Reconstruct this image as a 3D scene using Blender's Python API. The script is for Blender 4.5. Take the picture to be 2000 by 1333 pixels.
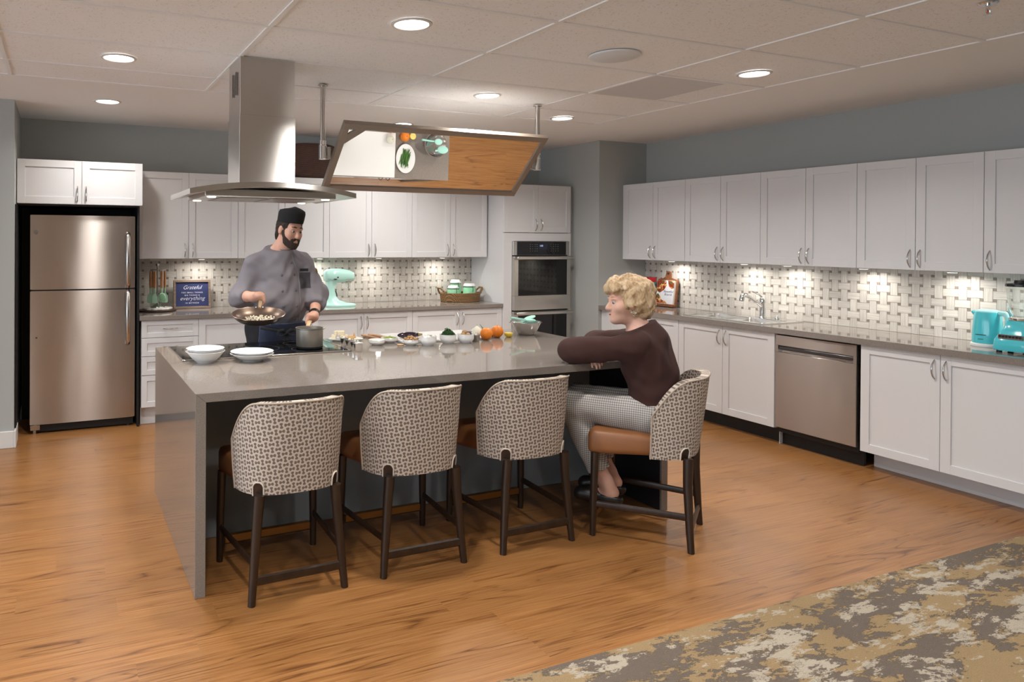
import bpy, bmesh, math, random
import numpy as np
from mathutils import Vector, Matrix
from mathutils.bvhtree import BVHTree

for _o in list(bpy.data.objects):
    bpy.data.objects.remove(_o, do_unlink=True)
SC = bpy.context.scene
COL = SC.collection
R = math.radians
PI = math.pi
random.seed(7)

# ------------------------------------------------------------------ camera
_cd = bpy.data.cameras.new('camera')
_cd.sensor_width = 36.0
_cd.lens = 1387.8846 * 36.0 / 2000.0
_cd.shift_x = (1000.0 - 700.7588) / 2000.0
_cd.shift_y = (475.5056 - 666.5) / 2000.0
_cd.clip_start = 0.05
_cd.clip_end = 100
CAM = bpy.data.objects.new('camera', _cd)
COL.objects.link(CAM)
CAM.matrix_world = (Matrix.Translation((0, 0, 1.5576)) @ Matrix.Rotation(R(-22.7282), 4, 'Z')
                    @ Matrix.Rotation(R(90 - 0.3356), 4, 'X') @ Matrix.Rotation(R(0.3211), 4, 'Z'))
SC.camera = CAM

# ------------------------------------------------------------------ world (soft daylight that enters through the open side of the room)
_w = bpy.data.worlds.new('world')
SC.world = _w
_w.use_nodes = True
_bg = _w.node_tree.nodes['Background']
_bg.inputs[0].default_value = (0.76, 0.88, 1.0, 1)
_bg.inputs[1].default_value = 3.5

SC.view_settings.view_transform = 'Standard'
SC.view_settings.look = 'None'
SC.view_settings.gamma = 1.0
SC.view_settings.use_curve_mapping = False
SC.view_settings.exposure = 0.20

DOWNLIGHT_W = 15.5
UNDERCAB_W = 1.6
HOODLIGHT_W = 1.2

# ------------------------------------------------------------------ dimensions (metres, camera stands at x=0 y=0)
CEIL = 2.574
YW, XW = 6.702, 5.655            # back wall, right wall
YL, XL = 5.83, -0.32             # left wall facing the room, its return
COLX, COLY = 5.033, 5.71         # boxed chase in the far right corner
YU, XU = 6.362, 5.3145           # fronts of the wall cabinets
YB, XB = 6.10, 5.055             # fronts of the base cabinets
ZI, ZR, ZB = 0.886, 0.898, 0.911 # worktop heights: island, right run, back run

# ------------------------------------------------------------------ node helpers
class NT:
    """tiny expression builder for material nodes"""
    def __init__(s, m):
        m.use_nodes = True
        s.t = m.node_tree
        s.b = s.t.nodes['Principled BSDF']
    def n(s, typ, **kw):
        nd = s.t.nodes.new(typ)
        for k, v in kw.items():
            setattr(nd, k, v)
        return nd
    def put(s, sock, v):
        if hasattr(v, 'links'):
            s.t.links.new(v, sock)
        elif v is not None:
            if hasattr(sock.default_value, '__len__') and not hasattr(v, '__len__'):
                v = (v, v, v)
            if hasattr(sock.default_value, '__len__') and len(sock.default_value) == 4 and len(v) == 3:
                v = (*v, 1)
            sock.default_value = v
    def m(s, op, a, b=None, c=None, clamp=False):
        nd = s.n('ShaderNodeMath', operation=op, use_clamp=clamp)
        for i, v in enumerate((a, b, c)):
            if v is not None:
                s.put(nd.inputs[i], v)
        return nd.outputs[0]
    def tc(s, out='Object'):
        return s.n('ShaderNodeTexCoord').outputs[out]
    def mapping(s, vec, scale=(1, 1, 1), rot=(0, 0, 0), loc=(0, 0, 0)):
        nd = s.n('ShaderNodeMapping')
        s.put(nd.inputs['Vector'], vec)
        nd.inputs['Scale'].default_value = scale
        nd.inputs['Rotation'].default_value = rot
        nd.inputs['Location'].default_value = loc
        return nd.outputs[0]
    def noise(s, vec, scale=5, detail=3, rough=.5, dist=0, out=0):
        nd = s.n('ShaderNodeTexNoise')
        if vec is not None:
            s.put(nd.inputs['Vector'], vec)
        nd.inputs['Scale'].default_value = scale
        nd.inputs['Detail'].default_value = detail
        nd.inputs['Roughness'].default_value = rough
        nd.inputs['Distortion'].default_value = dist
        return nd.outputs[out]
    def ramp(s, fac, stops, interp='LINEAR'):
        nd = s.n('ShaderNodeValToRGB')
        s.put(nd.inputs[0], fac)
        cr = nd.color_ramp
        cr.interpolation = interp
        while len(cr.elements) < len(stops):
            cr.elements.new(.5)
        for e, (p_, c) in zip(cr.elements, stops):
            e.position = p_
            e.color = (*c, 1) if len(c) == 3 else c
        return nd.outputs[0]
    def mix(s, fac, a, b, mode='MIX'):
        nd = s.n('ShaderNodeMix', data_type='RGBA', blend_type=mode)
        s.put(nd.inputs[0], fac)
        s.put(nd.inputs[6], a)
        s.put(nd.inputs[7], b)
        return nd.outputs[2]
    def sep(s, vec):
        nd = s.n('ShaderNodeSeparateXYZ')
        s.put(nd.inputs[0], vec)
        return nd.outputs
    def comb(s, x, y, z=0.0):
        nd = s.n('ShaderNodeCombineXYZ')
        for i, v in enumerate((x, y, z)):
            s.put(nd.inputs[i], v)
        return nd.outputs[0]
    def bump(s, h, strength=.2, dist=.01):
        nd = s.n('ShaderNodeBump')
        nd.inputs['Strength'].default_value = strength
        nd.inputs['Distance'].default_value = dist
        s.put(nd.inputs['Height'], h)
        s.put(s.b.inputs['Normal'], nd.outputs[0])
    def set(s, name, v):
        s.put(s.b.inputs[name], v)

MATS = {}
def mat(name, col=(.5, .5, .5), rough=.5, metal=0.0, spec=None, emis=None, estr=0, trans=0, ior=None, alpha=None, sheen=0, coat=0):
    if name in MATS:
        return MATS[name]
    m = bpy.data.materials.new(name)
    MATS[name] = m
    nt = NT(m)
    b = nt.b
    b.inputs['Base Color'].default_value = (*col, 1)
    b.inputs['Roughness'].default_value = rough
    b.inputs['Metallic'].default_value = metal
    if spec is not None: b.inputs['Specular IOR Level'].default_value = spec
    if emis: 
        b.inputs['Emission Color'].default_value = (*emis, 1)
        b.inputs['Emission Strength'].default_value = estr
    if trans: b.inputs['Transmission Weight'].default_value = trans
    if ior: b.inputs['IOR'].default_value = ior
    if sheen: b.inputs['Sheen Weight'].default_value = sheen
    if coat: b.inputs['Coat Weight'].default_value = coat
    return m
def hexc(h):
    v = [int(h[i:i + 2], 16) / 255 for i in (0, 2, 4)]
    return tuple(c / 12.92 if c <= .04045 else ((c + .055) / 1.055) ** 2.4 for c in v)

# ------------------------------------------------------------------ mesh helpers
def bm_new():
    return bmesh.new()
def box(bm, x0, x1, y0, y1, z0, z1, bev=0, seg=1):
    if x0 > x1: x0, x1 = x1, x0
    if y0 > y1: y0, y1 = y1, y0
    if z0 > z1: z0, z1 = z1, z0
    vs = [bm.verts.new(c) for c in ((x0, y0, z0), (x1, y0, z0), (x1, y1, z0), (x0, y1, z0), (x0, y0, z1), (x1, y0, z1), (x1, y1, z1), (x0, y1, z1))]
    fs = [bm.faces.new([vs[i] for i in f]) for f in ((3, 2, 1, 0), (4, 5, 6, 7), (0, 1, 5, 4), (1, 2, 6, 5), (2, 3, 7, 6), (3, 0, 4, 7))]
    if bev:
        es = list({e for f in fs for e in f.edges})
        bmesh.ops.bevel(bm, geom=es, offset=bev, segments=seg, affect='EDGES', profile=.5)
    return bm
def lathe(bm, prof, c=(0, 0, 0), seg=32, axis='z', sx=1, sy=1, M=None):
    """profile [(r,h),...] turned about an axis; r=0 closes the end"""
    rings = []
    for r, h in prof:
        if r < 1e-6:
            rings.append([bm.verts.new((0, 0, h))])
        else:
            rings.append([bm.verts.new((r * math.cos(2 * PI * k / seg) * sx, r * math.sin(2 * PI * k / seg) * sy, h)) for k in range(seg)])
    nv = [v for r in rings for v in r]
    for a, b in zip(rings, rings[1:]):
        for k in range(seg):
            k2 = (k + 1) % seg
            try:
                if len(a) == 1 and len(b) == 1: continue
                if len(a) == 1: bm.faces.new((a[0], b[k2], b[k]))
                elif len(b) == 1: bm.faces.new((a[k], a[k2], b[0]))
                else: bm.faces.new((a[k], a[k2], b[k2], b[k]))
            except ValueError:
                pass
    T = Matrix.Translation(c)
    if axis == 'x': T = T @ Matrix.Rotation(PI / 2, 4, 'Y')
    if axis == 'y': T = T @ Matrix.Rotation(-PI / 2, 4, 'X')
    if M is not None: T = Matrix.Translation(c) @ M
    for v in nv: v.co = T @ v.co
    return nv
def cyl(bm, c, r, h, seg=24, axis='z', bev=0):
    if bev:
        p_ = [(0, 0), (r - bev, 0), (r, bev), (r, h - bev), (r - bev, h), (0, h)]
    else:
        p_ = [(0, 0), (r, 0), (r, h), (0, h)]
    return lathe(bm, p_, c, seg, axis)
def tube(bm, pts, rad, seg=10, cap=True, flat=None, up=None):
    """tube along points; rad number or list; flat=(a,b) elliptic factors"""
    pts = [Vector(p_) for p_ in pts]
    n = len(pts)
    if not hasattr(rad, '__len__'): rad = [rad] * n
    fa, fb = flat or (1, 1)
    rings = []
    ref = Vector(up) if up else None
    prev = None
    for i in range(n):
        t = (pts[min(i + 1, n - 1)] - pts[max(i - 1, 0)])
        if t.length < 1e-9: t = Vector((0, 0, 1))
        t.normalize()
        if ref is not None: u = ref - t * ref.dot(t)
        elif prev is not None: u = prev - t * prev.dot(t)
        else:
            u = Vector((0, 0, 1)) if abs(t.z) < .9 else Vector((1, 0, 0))
            u = u - t * u.dot(t)
        u.normalize(); prev = u
        w = t.cross(u)
        rings.append([bm.verts.new(pts[i] + (u * math.cos(2 * PI * k / seg) * fa + w * math.sin(2 * PI * k / seg) * fb) * rad[i]) for k in range(seg)])
    for a, b in zip(rings, rings[1:]):
        for k in range(seg):
            k2 = (k + 1) % seg
            bm.faces.new((a[k], a[k2], b[k2], b[k]))
    if cap:
        bm.faces.new(rings[0][::-1]); bm.faces.new(rings[-1])
    return rings
def prism(bm, poly, y0, y1, plane='xz'):
    """extrude polygon [(a,b)] ; plane xz -> along y, xy -> along z, yz -> along x"""
    def P(a, b, d):
        return {'xz': (a, d, b), 'xy': (a, b, d), 'yz': (d, a, b)}[plane]
    A = [bm.verts.new(P(a, b, y0)) for a, b in poly]
    B = [bm.verts.new(P(a, b, y1)) for a, b in poly]
    n = len(poly)
    fs = [bm.faces.new(A), bm.faces.new(B[::-1])]
    for k in range(n):
        fs.append(bm.faces.new((A[k], B[k], B[(k + 1) % n], A[(k + 1) % n])))
    return A + B
def ball(bm, c, r, seg=16, rings=10, s=(1, 1, 1)):
    prof = [(r * math.sin(PI * k / rings), -r * math.cos(PI * k / rings)) for k in range(rings + 1)]
    prof[0] = (0, -r); prof[-1] = (0, r)
    nv = lathe(bm, prof, (0, 0, 0), seg)
    for v in nv: v.co = Vector((v.co.x * s[0] + c[0], v.co.y * s[1] + c[1], v.co.z * s[2] + c[2]))
    return nv
def xform(vs, M):
    for v in vs: v.co = M @ v.co

def finish(bm, smooth=None):
    bmesh.ops.recalc_face_normals(bm, faces=bm.faces)
    if smooth is not None:
        for f in bm.faces: f.smooth = True
        ca = math.cos(R(smooth))
        for e in bm.edges:
            if len(e.link_faces) == 2:
                if e.link_faces[0].normal.dot(e.link_faces[1].normal) < ca: e.smooth = False
def mesh_from(name, bm, smooth=None):
    finish(bm, smooth)
    me = bpy.data.meshes.new(name)
    bm.to_mesh(me)
    bm.free()
    return me
def obj(name, bm, material, parent=None, smooth=40, local=False):
    """link the shape as ONE mesh object; under a parent its world coordinates become the parent's local ones"""
    me = bm if isinstance(bm, bpy.types.Mesh) else mesh_from(name, bm, smooth)
    if material is not None and not me.materials:
        me.materials.append(material)
    o = bpy.data.objects.new(name, me)
    COL.objects.link(o)
    if parent is not None:
        o.parent = parent
        if not local:
            off = Vector((0, 0, 0)); q = parent
            while q is not None:
                off += q.location; q = q.parent
            me.transform(Matrix.Translation(-off))
    return o
def tag(o, label, cat, group=None, kind=None):
    if label: o['label'] = label
    if cat: o['category'] = cat
    if group: o['group'] = group
    if kind: o['kind'] = kind
    return o
def thing(name, label, cat, loc=(0, 0, 0), group=None, rotz=0):
    o = bpy.data.objects.new(name, None)
    o.empty_display_size = .05
    COL.objects.link(o)
    o.location = loc
    o.rotation_euler = (0, 0, rotz)
    return tag(o, label, cat, group)
def struct(name, bm, m, label=None, smooth=None):
    o = obj(name, bm, m, None, smooth)
    o['kind'] = 'structure'
    if label: o['label'] = label
    return o
def copy_tree(o, parent=None):
    c = o.copy()
    COL.objects.link(c)
    c.parent = parent
    for ch in list(o.children): copy_tree(ch, c)
    return c
def text_mesh(body, size, align='CENTER', shear=0, extrude=.0006, spacing=1.0, bold=0):
    cu = bpy.data.curves.new('text', 'FONT')
    cu.body = body; cu.size = size; cu.align_x = align; cu.align_y = 'CENTER'
    cu.extrude = extrude; cu.shear = shear; cu.space_character = spacing; cu.offset = bold
    t = bpy.data.objects.new('text', cu)
    COL.objects.link(t)
    dg = bpy.context.evaluated_depsgraph_get()
    me = bpy.data.meshes.new_from_object(t.evaluated_get(dg))
    bpy.data.objects.remove(t, do_unlink=True)
    me.materials.clear()
    return me
class Frame:
    """wall frame: u runs left to right seen from the room, d points into the room"""
    def __init__(s, o, U, D):
        s.o, s.U, s.D = Vector(o), Vector(U), Vector(D)
    def p(s, u, d, z):
        return s.o + s.U * u + s.D * d + Vector((0, 0, z))
    def box(s, bm, u0, u1, d0, d1, z0, z1, bev=0):
        a, b = s.p(u0, d0, z0), s.p(u1, d1, z1)
        return box(bm, a.x, b.x, a.y, b.y, a.z, b.z, bev)
# ================================================================== materials
def m_wall():
    m = mat('wall_paint_grey_green', (.385, .40, .388), .75)
    nt = NT(m); nt.bump(nt.noise(nt.tc(), 220, 2), .06, .002)
    return m
def m_ceil_tile():
    m = mat('ceiling_tile', (.62, .58, .55), .95)
    nt = NT(m); c = nt.tc()
    n1 = nt.noise(c, 95, 3, .6); n2 = nt.noise(c, 300, 2)
    pit = nt.ramp(n1, [(.30, (0, 0, 0)), (.40, (1, 1, 1))])
    nt.set('Base Color', nt.mix(pit, (.62, .61, .605), (.87, .86, .86)))
    nt.bump(nt.m('ADD', nt.m('MULTIPLY', pit, 1.0), nt.m('MULTIPLY', n2, .4)), .55, .004)
    return m
def m_ceil_paint():
    m = mat('ceiling_paint', (.82, .81, .80), .9)
    nt = NT(m); nt.bump(nt.noise(nt.tc(), 180, 2), .05, .002)
    return m
def m_floor():
    m = mat('floor_wood', (.4, .2, .08), .32)
    nt = NT(m); c = nt.tc()
    x, y, z = nt.sep(c)
    # planks along x, 0.18 wide
    row = nt.m('FLOOR', nt.m('DIVIDE', y, .18))
    rnd = nt.n('ShaderNodeTexWhiteNoise', noise_dimensions='1D'); nt.put(rnd.inputs['W'], row)
    xs = nt.m('ADD', x, nt.m('MULTIPLY', rnd.outputs[0], 7.3))
    pl = nt.m('FLOOR', nt.m('DIVIDE', xs, 1.25))
    rn2 = nt.n('ShaderNodeTexWhiteNoise', noise_dimensions='2D'); nt.put(rn2.inputs['Vector'], nt.comb(row, pl))
    v = nt.comb(nt.m('ADD', nt.m('MULTIPLY', xs, .40), nt.m('MULTIPLY', rn2.outputs[0], 9.0)), nt.m('MULTIPLY', y, 5.0), nt.m('MULTIPLY', rn2.outputs[0], 5.0))
    warp = nt.noise(v, 1.5, 2, .5, .9)
    rings = nt.m('FRACT', nt.m('MULTIPLY', warp, 9.0))
    saw = nt.m('POWER', nt.m('ABSOLUTE', nt.m('SUBTRACT', nt.m('MULTIPLY', rings, 2.0), 1.0)), 4.5)
    patchy = nt.noise(nt.comb(nt.m('MULTIPLY', xs, .9), nt.m('MULTIPLY', y, 4.0), nt.m('MULTIPLY', rn2.outputs[0], 3.0)), 1.5, 2, .5)
    fine = nt.noise(nt.comb(nt.m('MULTIPLY', xs, 2.2), nt.m('MULTIPLY', y, 95.0), nt.m('MULTIPLY', rn2.outputs[0], 7.0)), 1.4, 4, .65)
    dark = nt.m('MULTIPLY', nt.m('MULTIPLY', saw, nt.ramp(patchy, [(.42, (0, 0, 0)), (.62, (1, 1, 1))])), .75)
    g = nt.m('SUBTRACT', nt.m('ADD', .16, nt.m('MULTIPLY', fine, .95)), nt.m('MULTIPLY', dark, .46))
    col = nt.ramp(g, [(.20, hexc('56341d')), (.40, hexc('7b512b')), (.58, hexc('916338')), (.80, hexc('a27546'))])
    tone = nt.m('ADD', .90, nt.m('MULTIPLY', rn2.outputs[0], .16))
    col = nt.mix(1.0, col, nt.comb(tone, tone, tone), 'MULTIPLY')
    nt.set('Base Color', col)
    nt.set('Roughness', nt.m('ADD', .24, nt.m('MULTIPLY', fine, .14)))
    nt.bump(fine, .05, .002)
    return m
def m_carpet():
    m = mat('carpet_pattern', (.4, .35, .28), 1.0)
    nt = NT(m); c = nt.tc()
    st = nt.mapping(c, (1.0, 2.3, 1), (0, 0, R(-5)))
    a = nt.noise(st, 2.1, 8, .74, .15)
    b = nt.noise(nt.mapping(c, (1.0, 2.3, 1), (0, 0, R(-5)), (7.3, 2.1, 0)), 2.6, 8, .78, .15)
    grey, gold, cream = hexc('6e645b'), hexc('9a8464'), hexc('b1a797')
    k1 = nt.ramp(a, [(.500, (0, 0, 0)), (.510, (1, 1, 1))])
    k2 = nt.ramp(b, [(.535, (0, 0, 0)), (.545, (1, 1, 1))])
    col = nt.mix(k1, grey, gold)
    col = nt.mix(k2, col, cream)
    pile = nt.noise(c, 260, 2, .7)
    pv = nt.m('ADD', .72, nt.m('MULTIPLY', pile, .56))
    nt.set('Base Color', nt.mix(1.0, col, nt.comb(pv, pv, pv), 'MULTIPLY'))
    nt.set('Specular IOR Level', .1)
    nt.bump(nt.m('ADD', pile, nt.m('MULTIPLY', k1, .8)), .8, .006)
    return m
def m_quartz():
    m = mat('quartz_taupe', hexc('7d756d'), .065, spec=.6)
    nt = NT(m); c = nt.tc()
    n = nt.noise(c, 260, 2, .7)
    nt.set('Base Color', nt.ramp(n, [(.3, hexc('77706a')), (.55, hexc('847c75')), (.75, hexc('938b84'))]))
    return m
def m_steel(name='brushed_steel', col=(.56, .53, .50), rough=.25, vertical=True, wave=.0, aniso=.0):
    m = mat(name, col, rough, 1.0)
    nt = NT(m); c = nt.tc()
    sc = (6, 6, 260) if not vertical else (260, 260, 6)
    n = nt.noise(nt.mapping(c, sc), 1.0, 2, .5)
    nt.set('Roughness', nt.m('ADD', rough - .004, nt.m('MULTIPLY', n, .008)))
    tg = nt.n('ShaderNodeTangent', direction_type='RADIAL', axis='Z')
    nt.put(nt.b.inputs['Tangent'], tg.outputs[0])
    nt.set('Anisotropic', aniso); nt.set('Anisotropic Rotation', .25)
    if wave:
        w = nt.noise(nt.mapping(c, (3.0, 3.0, 1.3)), 1.5, 1, .4)
        nt.bump(w, wave, .05)
    else:
        nt.bump(n, .03, .001)
    return m
def m_tile():
    m = mat('marble_tile', hexc('cfc9c0'), .28)
    nt = NT(m)
    oi = nt.n('ShaderNodeObjectInfo')
    geo = nt.n('ShaderNodeNewGeometry')
    rnd = nt.m('FRACT', nt.m('ADD', nt.m('MULTIPLY', oi.outputs['Random'], 1.0), nt.m('MULTIPLY', geo.outputs['Random Per Island'], 3.7)))
    uv = nt.n('ShaderNodeUVMap').outputs[0]
    x, y, z = nt.sep(uv)
    v = nt.comb(nt.m('ADD', nt.m('MULTIPLY', x, 6.0), nt.m('MULTIPLY', rnd, 37.0)), nt.m('ADD', nt.m('MULTIPLY', y, 110.0), nt.m('MULTIPLY', rnd, 91.0)))
    g = nt.noise(v, 1.0, 3, .6)
    col = nt.ramp(g, [(.25, hexc('b3aca4')), (.5, hexc('cdc8c1')), (.75, hexc('ddd9d3'))])
    t = nt.m('ADD', .80, nt.m('MULTIPLY', rnd, .22))
    nt.set('Base Color', nt.mix(1.0, col, nt.comb(t, t, nt.m('MULTIPLY', t, .985)), 'MULTIPLY'))
    return m
def m_fabric():
    """cream upholstery woven with taupe dumbbells, alternately lying and standing"""
    m = mat('dumbbell_fabric', (.5, .45, .4), .9)
    nt = NT(m)
    uv = nt.n('ShaderNodeUVMap').outputs[0]
    x, y, z = nt.sep(uv)
    p_ = .0250
    r_ = R(8)
    xx = nt.m('DIVIDE', nt.m('ADD', nt.m('MULTIPLY', x, math.cos(r_)), nt.m('MULTIPLY', y, math.sin(r_))), p_)
    yy = nt.m('DIVIDE', nt.m('SUBTRACT', nt.m('MULTIPLY', y, math.cos(r_)), nt.m('MULTIPLY', x, math.sin(r_))), p_)
    par = nt.m('MODULO', nt.m('ADD', nt.m('ADD', nt.m('FLOOR', xx), nt.m('FLOOR', yy)), 1000.0), 2.0)
    fx = nt.m('SUBTRACT', nt.m('FRACT', xx), .5); fy = nt.m('SUBTRACT', nt.m('FRACT', yy), .5)
    ip = nt.m('SUBTRACT', 1.0, par)
    a = nt.m('ADD', nt.m('MULTIPLY', fx, par), nt.m('MULTIPLY', fy, ip))
    b = nt.m('ADD', nt.m('MULTIPLY', fy, par), nt.m('MULTIPLY', fx, ip))
    aa = nt.m('SUBTRACT', nt.m('ABSOLUTE', a), .31)
    circ = nt.m('SUBTRACT', nt.m('SQRT', nt.m('ADD', nt.m('MULTIPLY', aa, aa), nt.m('MULTIPLY', b, b))), .245)
    bar = nt.m('MAXIMUM', nt.m('SUBTRACT', nt.m('ABSOLUTE', b), .075), nt.m('SUBTRACT', nt.m('ABSOLUTE', a), .3))
    d = nt.m('MINIMUM', circ, bar)
    k = nt.ramp(d, [(.0, (1, 1, 1)), (.05, (0, 0, 0))])
    # ramp clamps negatives to the first stop
    w = nt.noise(nt.tc(), 700, 1)
    wv = nt.m('ADD', .85, nt.m('MULTIPLY', w, .3))
    col = nt.mix(k, hexc('c2b6aa'), hexc('6f635b'))
    nt.set('Base Color', nt.mix(1.0, col, nt.comb(wv, wv, wv), 'MULTIPLY'))
    nt.bump(nt.m('ADD', w, nt.m('MULTIPLY', k, -.6)), .25, .002)
    return m
def m_wood(name, dark, light, scale=1, rough=.4, axis='x'):
    m = mat(name, light, rough)
    nt = NT(m); c = nt.tc()
    s = {'x': (1.5, 14, 14), 'y': (14, 1.5, 14), 'z': (14, 14, 1.5)}[axis]
    n = nt.noise(nt.mapping(c, tuple(k * scale for k in s)), 2.2, 4, .6, .6)
    nt.set('Base Color', nt.ramp(n, [(.3, dark), (.7, light)]))
    return m
def m_check():
    """small grey, white and navy check of the trousers"""
    m = mat('check_trousers', (.4, .4, .42), .9)
    nt = NT(m); c = nt.tc()
    x, y, z = nt.sep(nt.mapping(c, (1, 1, 1), (0, 0, R(-126.6))))
    def stripe(v, p_, w):
        return nt.m('LESS_THAN', nt.m('FRACT', nt.m('ADD', nt.m('DIVIDE', v, p_), 100.0)), w)
    a = nt.m('ADD', nt.m('MULTIPLY', stripe(x, .0110, .45), 1.25), nt.m('MULTIPLY', stripe(z, .0110, .45), 1.25))
    col = nt.ramp(nt.m('DIVIDE', a, 3.0), [(.0, hexc('bdb9b4')), (.34, hexc('9a9793')), (.67, hexc('6d6b6e')), (1.0, hexc('37363e'))], 'CONSTANT')
    nt.set('Base Color', col)
    return m
def m_cloth(name, col, rough=.85, var=.12, sheen=0):
    m = mat(name, col, rough, sheen=sheen)
    nt = NT(m); c = nt.tc()
    n = nt.noise(c, 9, 3, .5); w = nt.noise(c, 600, 1)
    t = nt.m('ADD', 1 - var * .5, nt.m('MULTIPLY', n, var))
    nt.set('Base Color', nt.mix(1.0, col, nt.comb(t, t, t), 'MULTIPLY'))
    nt.bump(w, .15, .001)
    return m
def m_skin(name, col, blush):
    m = mat(name, col, .5)
    nt = NT(m); c = nt.tc()
    n = nt.noise(c, 14, 4, .6)
    nt.set('Base Color', nt.ramp(n, [(.3, col), (.7, blush)]))
    nt.set('Subsurface Weight', .12)
    nt.b.inputs['Subsurface Radius'].default_value = (.012, .005, .003)
    nt.bump(nt.noise(c, 160, 2), .06, .002)
    return m
def m_weave(name, dark, light, px=.011, pz=.011):
    m = mat(name, light, .8)
    nt = NT(m); c = nt.tc()
    x, y, z = nt.sep(c)
    row = nt.m('FLOOR', nt.m('DIVIDE', z, pz))
    a = nt.m('SINE', nt.m('ADD', nt.m('MULTIPLY', nt.m('ADD', x, y), 2 * PI / (2 * px)), nt.m('MULTIPLY', row, PI / 2)))
    b = nt.m('SINE', nt.m('MULTIPLY', nt.m('FRACT', nt.m('DIVIDE', z, pz)), PI))
    h = nt.m('MULTIPLY', nt.m('ABSOLUTE', a), b)
    n = nt.noise(c, 40, 2)
    nt.set('Base Color', nt.ramp(nt.m('ADD', nt.m('MULTIPLY', h, .8), nt.m('MULTIPLY', n, .25)), [(.25, dark), (.85, light)]))
    nt.bump(h, .6, .006)
    return m

M_WALL, M_CT, M_CP = m_wall(), m_ceil_tile(), m_ceil_paint()
M_FLOOR, M_CARPET, M_QUARTZ, M_TILE, M_FABRIC = m_floor(), m_carpet(), m_quartz(), m_tile(), m_fabric()
M_STEEL = m_steel()
M_FRIDGE = m_steel('fridge_steel', (.50, .465, .44), .27, False, .05, 1.0)
M_DW = m_steel('dishwasher_steel', (.47, .435, .41), .26, False, .07, 1.0)
M_HOOD = m_steel('hood_steel', (.58, .56, .54), .27, True, 0, 1.0)
M_CHROME = mat('chrome', (.8, .8, .8), .08, 1.0)
M_NICKEL = mat('satin_nickel', (.55, .53, .51), .25, 1.0)
M_CAB = mat('white_cabinet_paint', (.655, .655, .665), .38)
M_CABIN = mat('cabinet_inside', (.60, .59, .58), .6)
M_TRIM = mat('white_trim_paint', (.66, .65, .63), .45)
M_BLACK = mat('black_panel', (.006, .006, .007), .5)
M_BLACKGLOSS = mat('black_glass', (.004, .004, .005), .04)
M_SILICONE_GREY = mat('grout', hexc('d2ccc3'), .9)
M_DOT = mat('taupe_dot_tile', hexc('857b72'), .35)
M_GRID = mat('grid_metal', (.82, .81, .80), .5)
M_LAMP = mat('lamp_diffuser', (1, 1, 1), .5, emis=(1.0, .95, .88), estr=6.0)
M_LED = mat('led_puck', (1, 1, 1), .5, emis=(1.0, .93, .82), estr=4.0)
M_MIRROR = mat('mirror_glass', (.93, .93, .92), .01, 1.0)
M_MFRAME = mat('taupe_metal_frame', hexc('93867a'), .38, .2)
M_CERAMIC = mat('white_ceramic', (.80, .80, .80), .12, coat=.3)
M_DARKWOOD = m_wood('espresso_wood', hexc('21160f'), hexc('36251a'), 1, .32, 'z')
M_LEATHER = m_cloth('brown_leather', hexc('8a5a35'), .42, .25)
M_BRASS = mat('brass_plate', hexc('9a7442'), .35, .9)
M_ISLE = mat('island_panel_blue_grey', hexc('8d9498'), .6)
M_MINT = mat('mint_enamel', hexc('b5e3d8'), .15, coat=.4)
M_AQUA = mat('aqua_enamel', hexc('4fc3cf'), .15, coat=.4)
M_SAGE = mat('sage_silicone', hexc('8fb39a'), .5)
M_MINTSIL = mat('mint_silicone', hexc('a3d8cb'), .5)
M_TANWOOD = m_wood('tan_wood', hexc('8a5a33'), hexc('b98250'), 1, .45, 'z')
M_PALEWOOD = m_wood('pale_wood', hexc('c8a57e'), hexc('dfc19b'), 1, .5, 'x')
M_WALNUT = m_wood('walnut_board', hexc('5a3522'), hexc('8a5636'), 1, .4, 'x')
# ================================================================== the room
X0, Y0 = -5.0, -5.0
bm = bm_new(); box(bm, X0, XW + .12, Y0, YW + .12, -.10, 0)
FLOOR = struct('floor', bm, M_FLOOR, 'brown wood-look plank floor with swirling grain')
bm = bm_new(); box(bm, X0, XW - .002, Y0, 2.10, 0.0005, .007)
struct('floor_carpet', bm, M_CARPET, 'gold, grey and cream mottled carpet in the foreground')
bm = bm_new(); box(bm, XL, XW + .12, YW, YW + .12, 0, CEIL)
struct('wall_back', bm, M_WALL, 'grey-green wall behind the rear cabinets')
bm = bm_new(); box(bm, XW, XW + .12, Y0, YW, 0, CEIL)
struct('wall_right', bm, M_WALL, 'blue-grey wall above the right-hand cabinets')
bm = bm_new(); box(bm, X0, XL, YL, YW + .12, 0, CEIL)
struct('wall_left', bm, M_WALL, 'grey wall at the left edge beside the refrigerator')
bm = bm_new(); box(bm, COLX, XW, COLY, YW, 0, CEIL)
struct('wall_corner', bm, M_WALL, 'boxed grey-green corner wall beside the double oven')
bm = bm_new(); box(bm, X0 - .12, X0, Y0, YL, 0, .25); box(bm, X0 - .12, X0, Y0, YL, 2.42, CEIL)
for yy in (-5.0, -3.2, -1.4, .4, 2.2, 4.0, 5.71): box(bm, X0 - .12, X0, yy, yy + .10, .25, 2.42)
struct('wall_windows', bm, M_WALL, 'grey wall with a row of tall window openings')
bm = bm_new(); box(bm, X0, XW + .12, Y0 - .12, Y0, 0, CEIL)
struct('wall_rear', bm, mat('tan_wall', hexc('8f8070'), .8), 'tan wall across the far end of the room')
_pl = bpy.data.lights.new('window_portal', 'AREA'); _pl.shape = 'RECTANGLE'; _pl.size = 10.7; _pl.size_y = 2.17
_pl.cycles.is_portal = True
_po = bpy.data.objects.new('window_portal', _pl); COL.objects.link(_po); _po.location = (X0 - .06, .4, 1.335); _po.rotation_euler = (R(90), 0, R(-90))
bm = bm_new()
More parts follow.
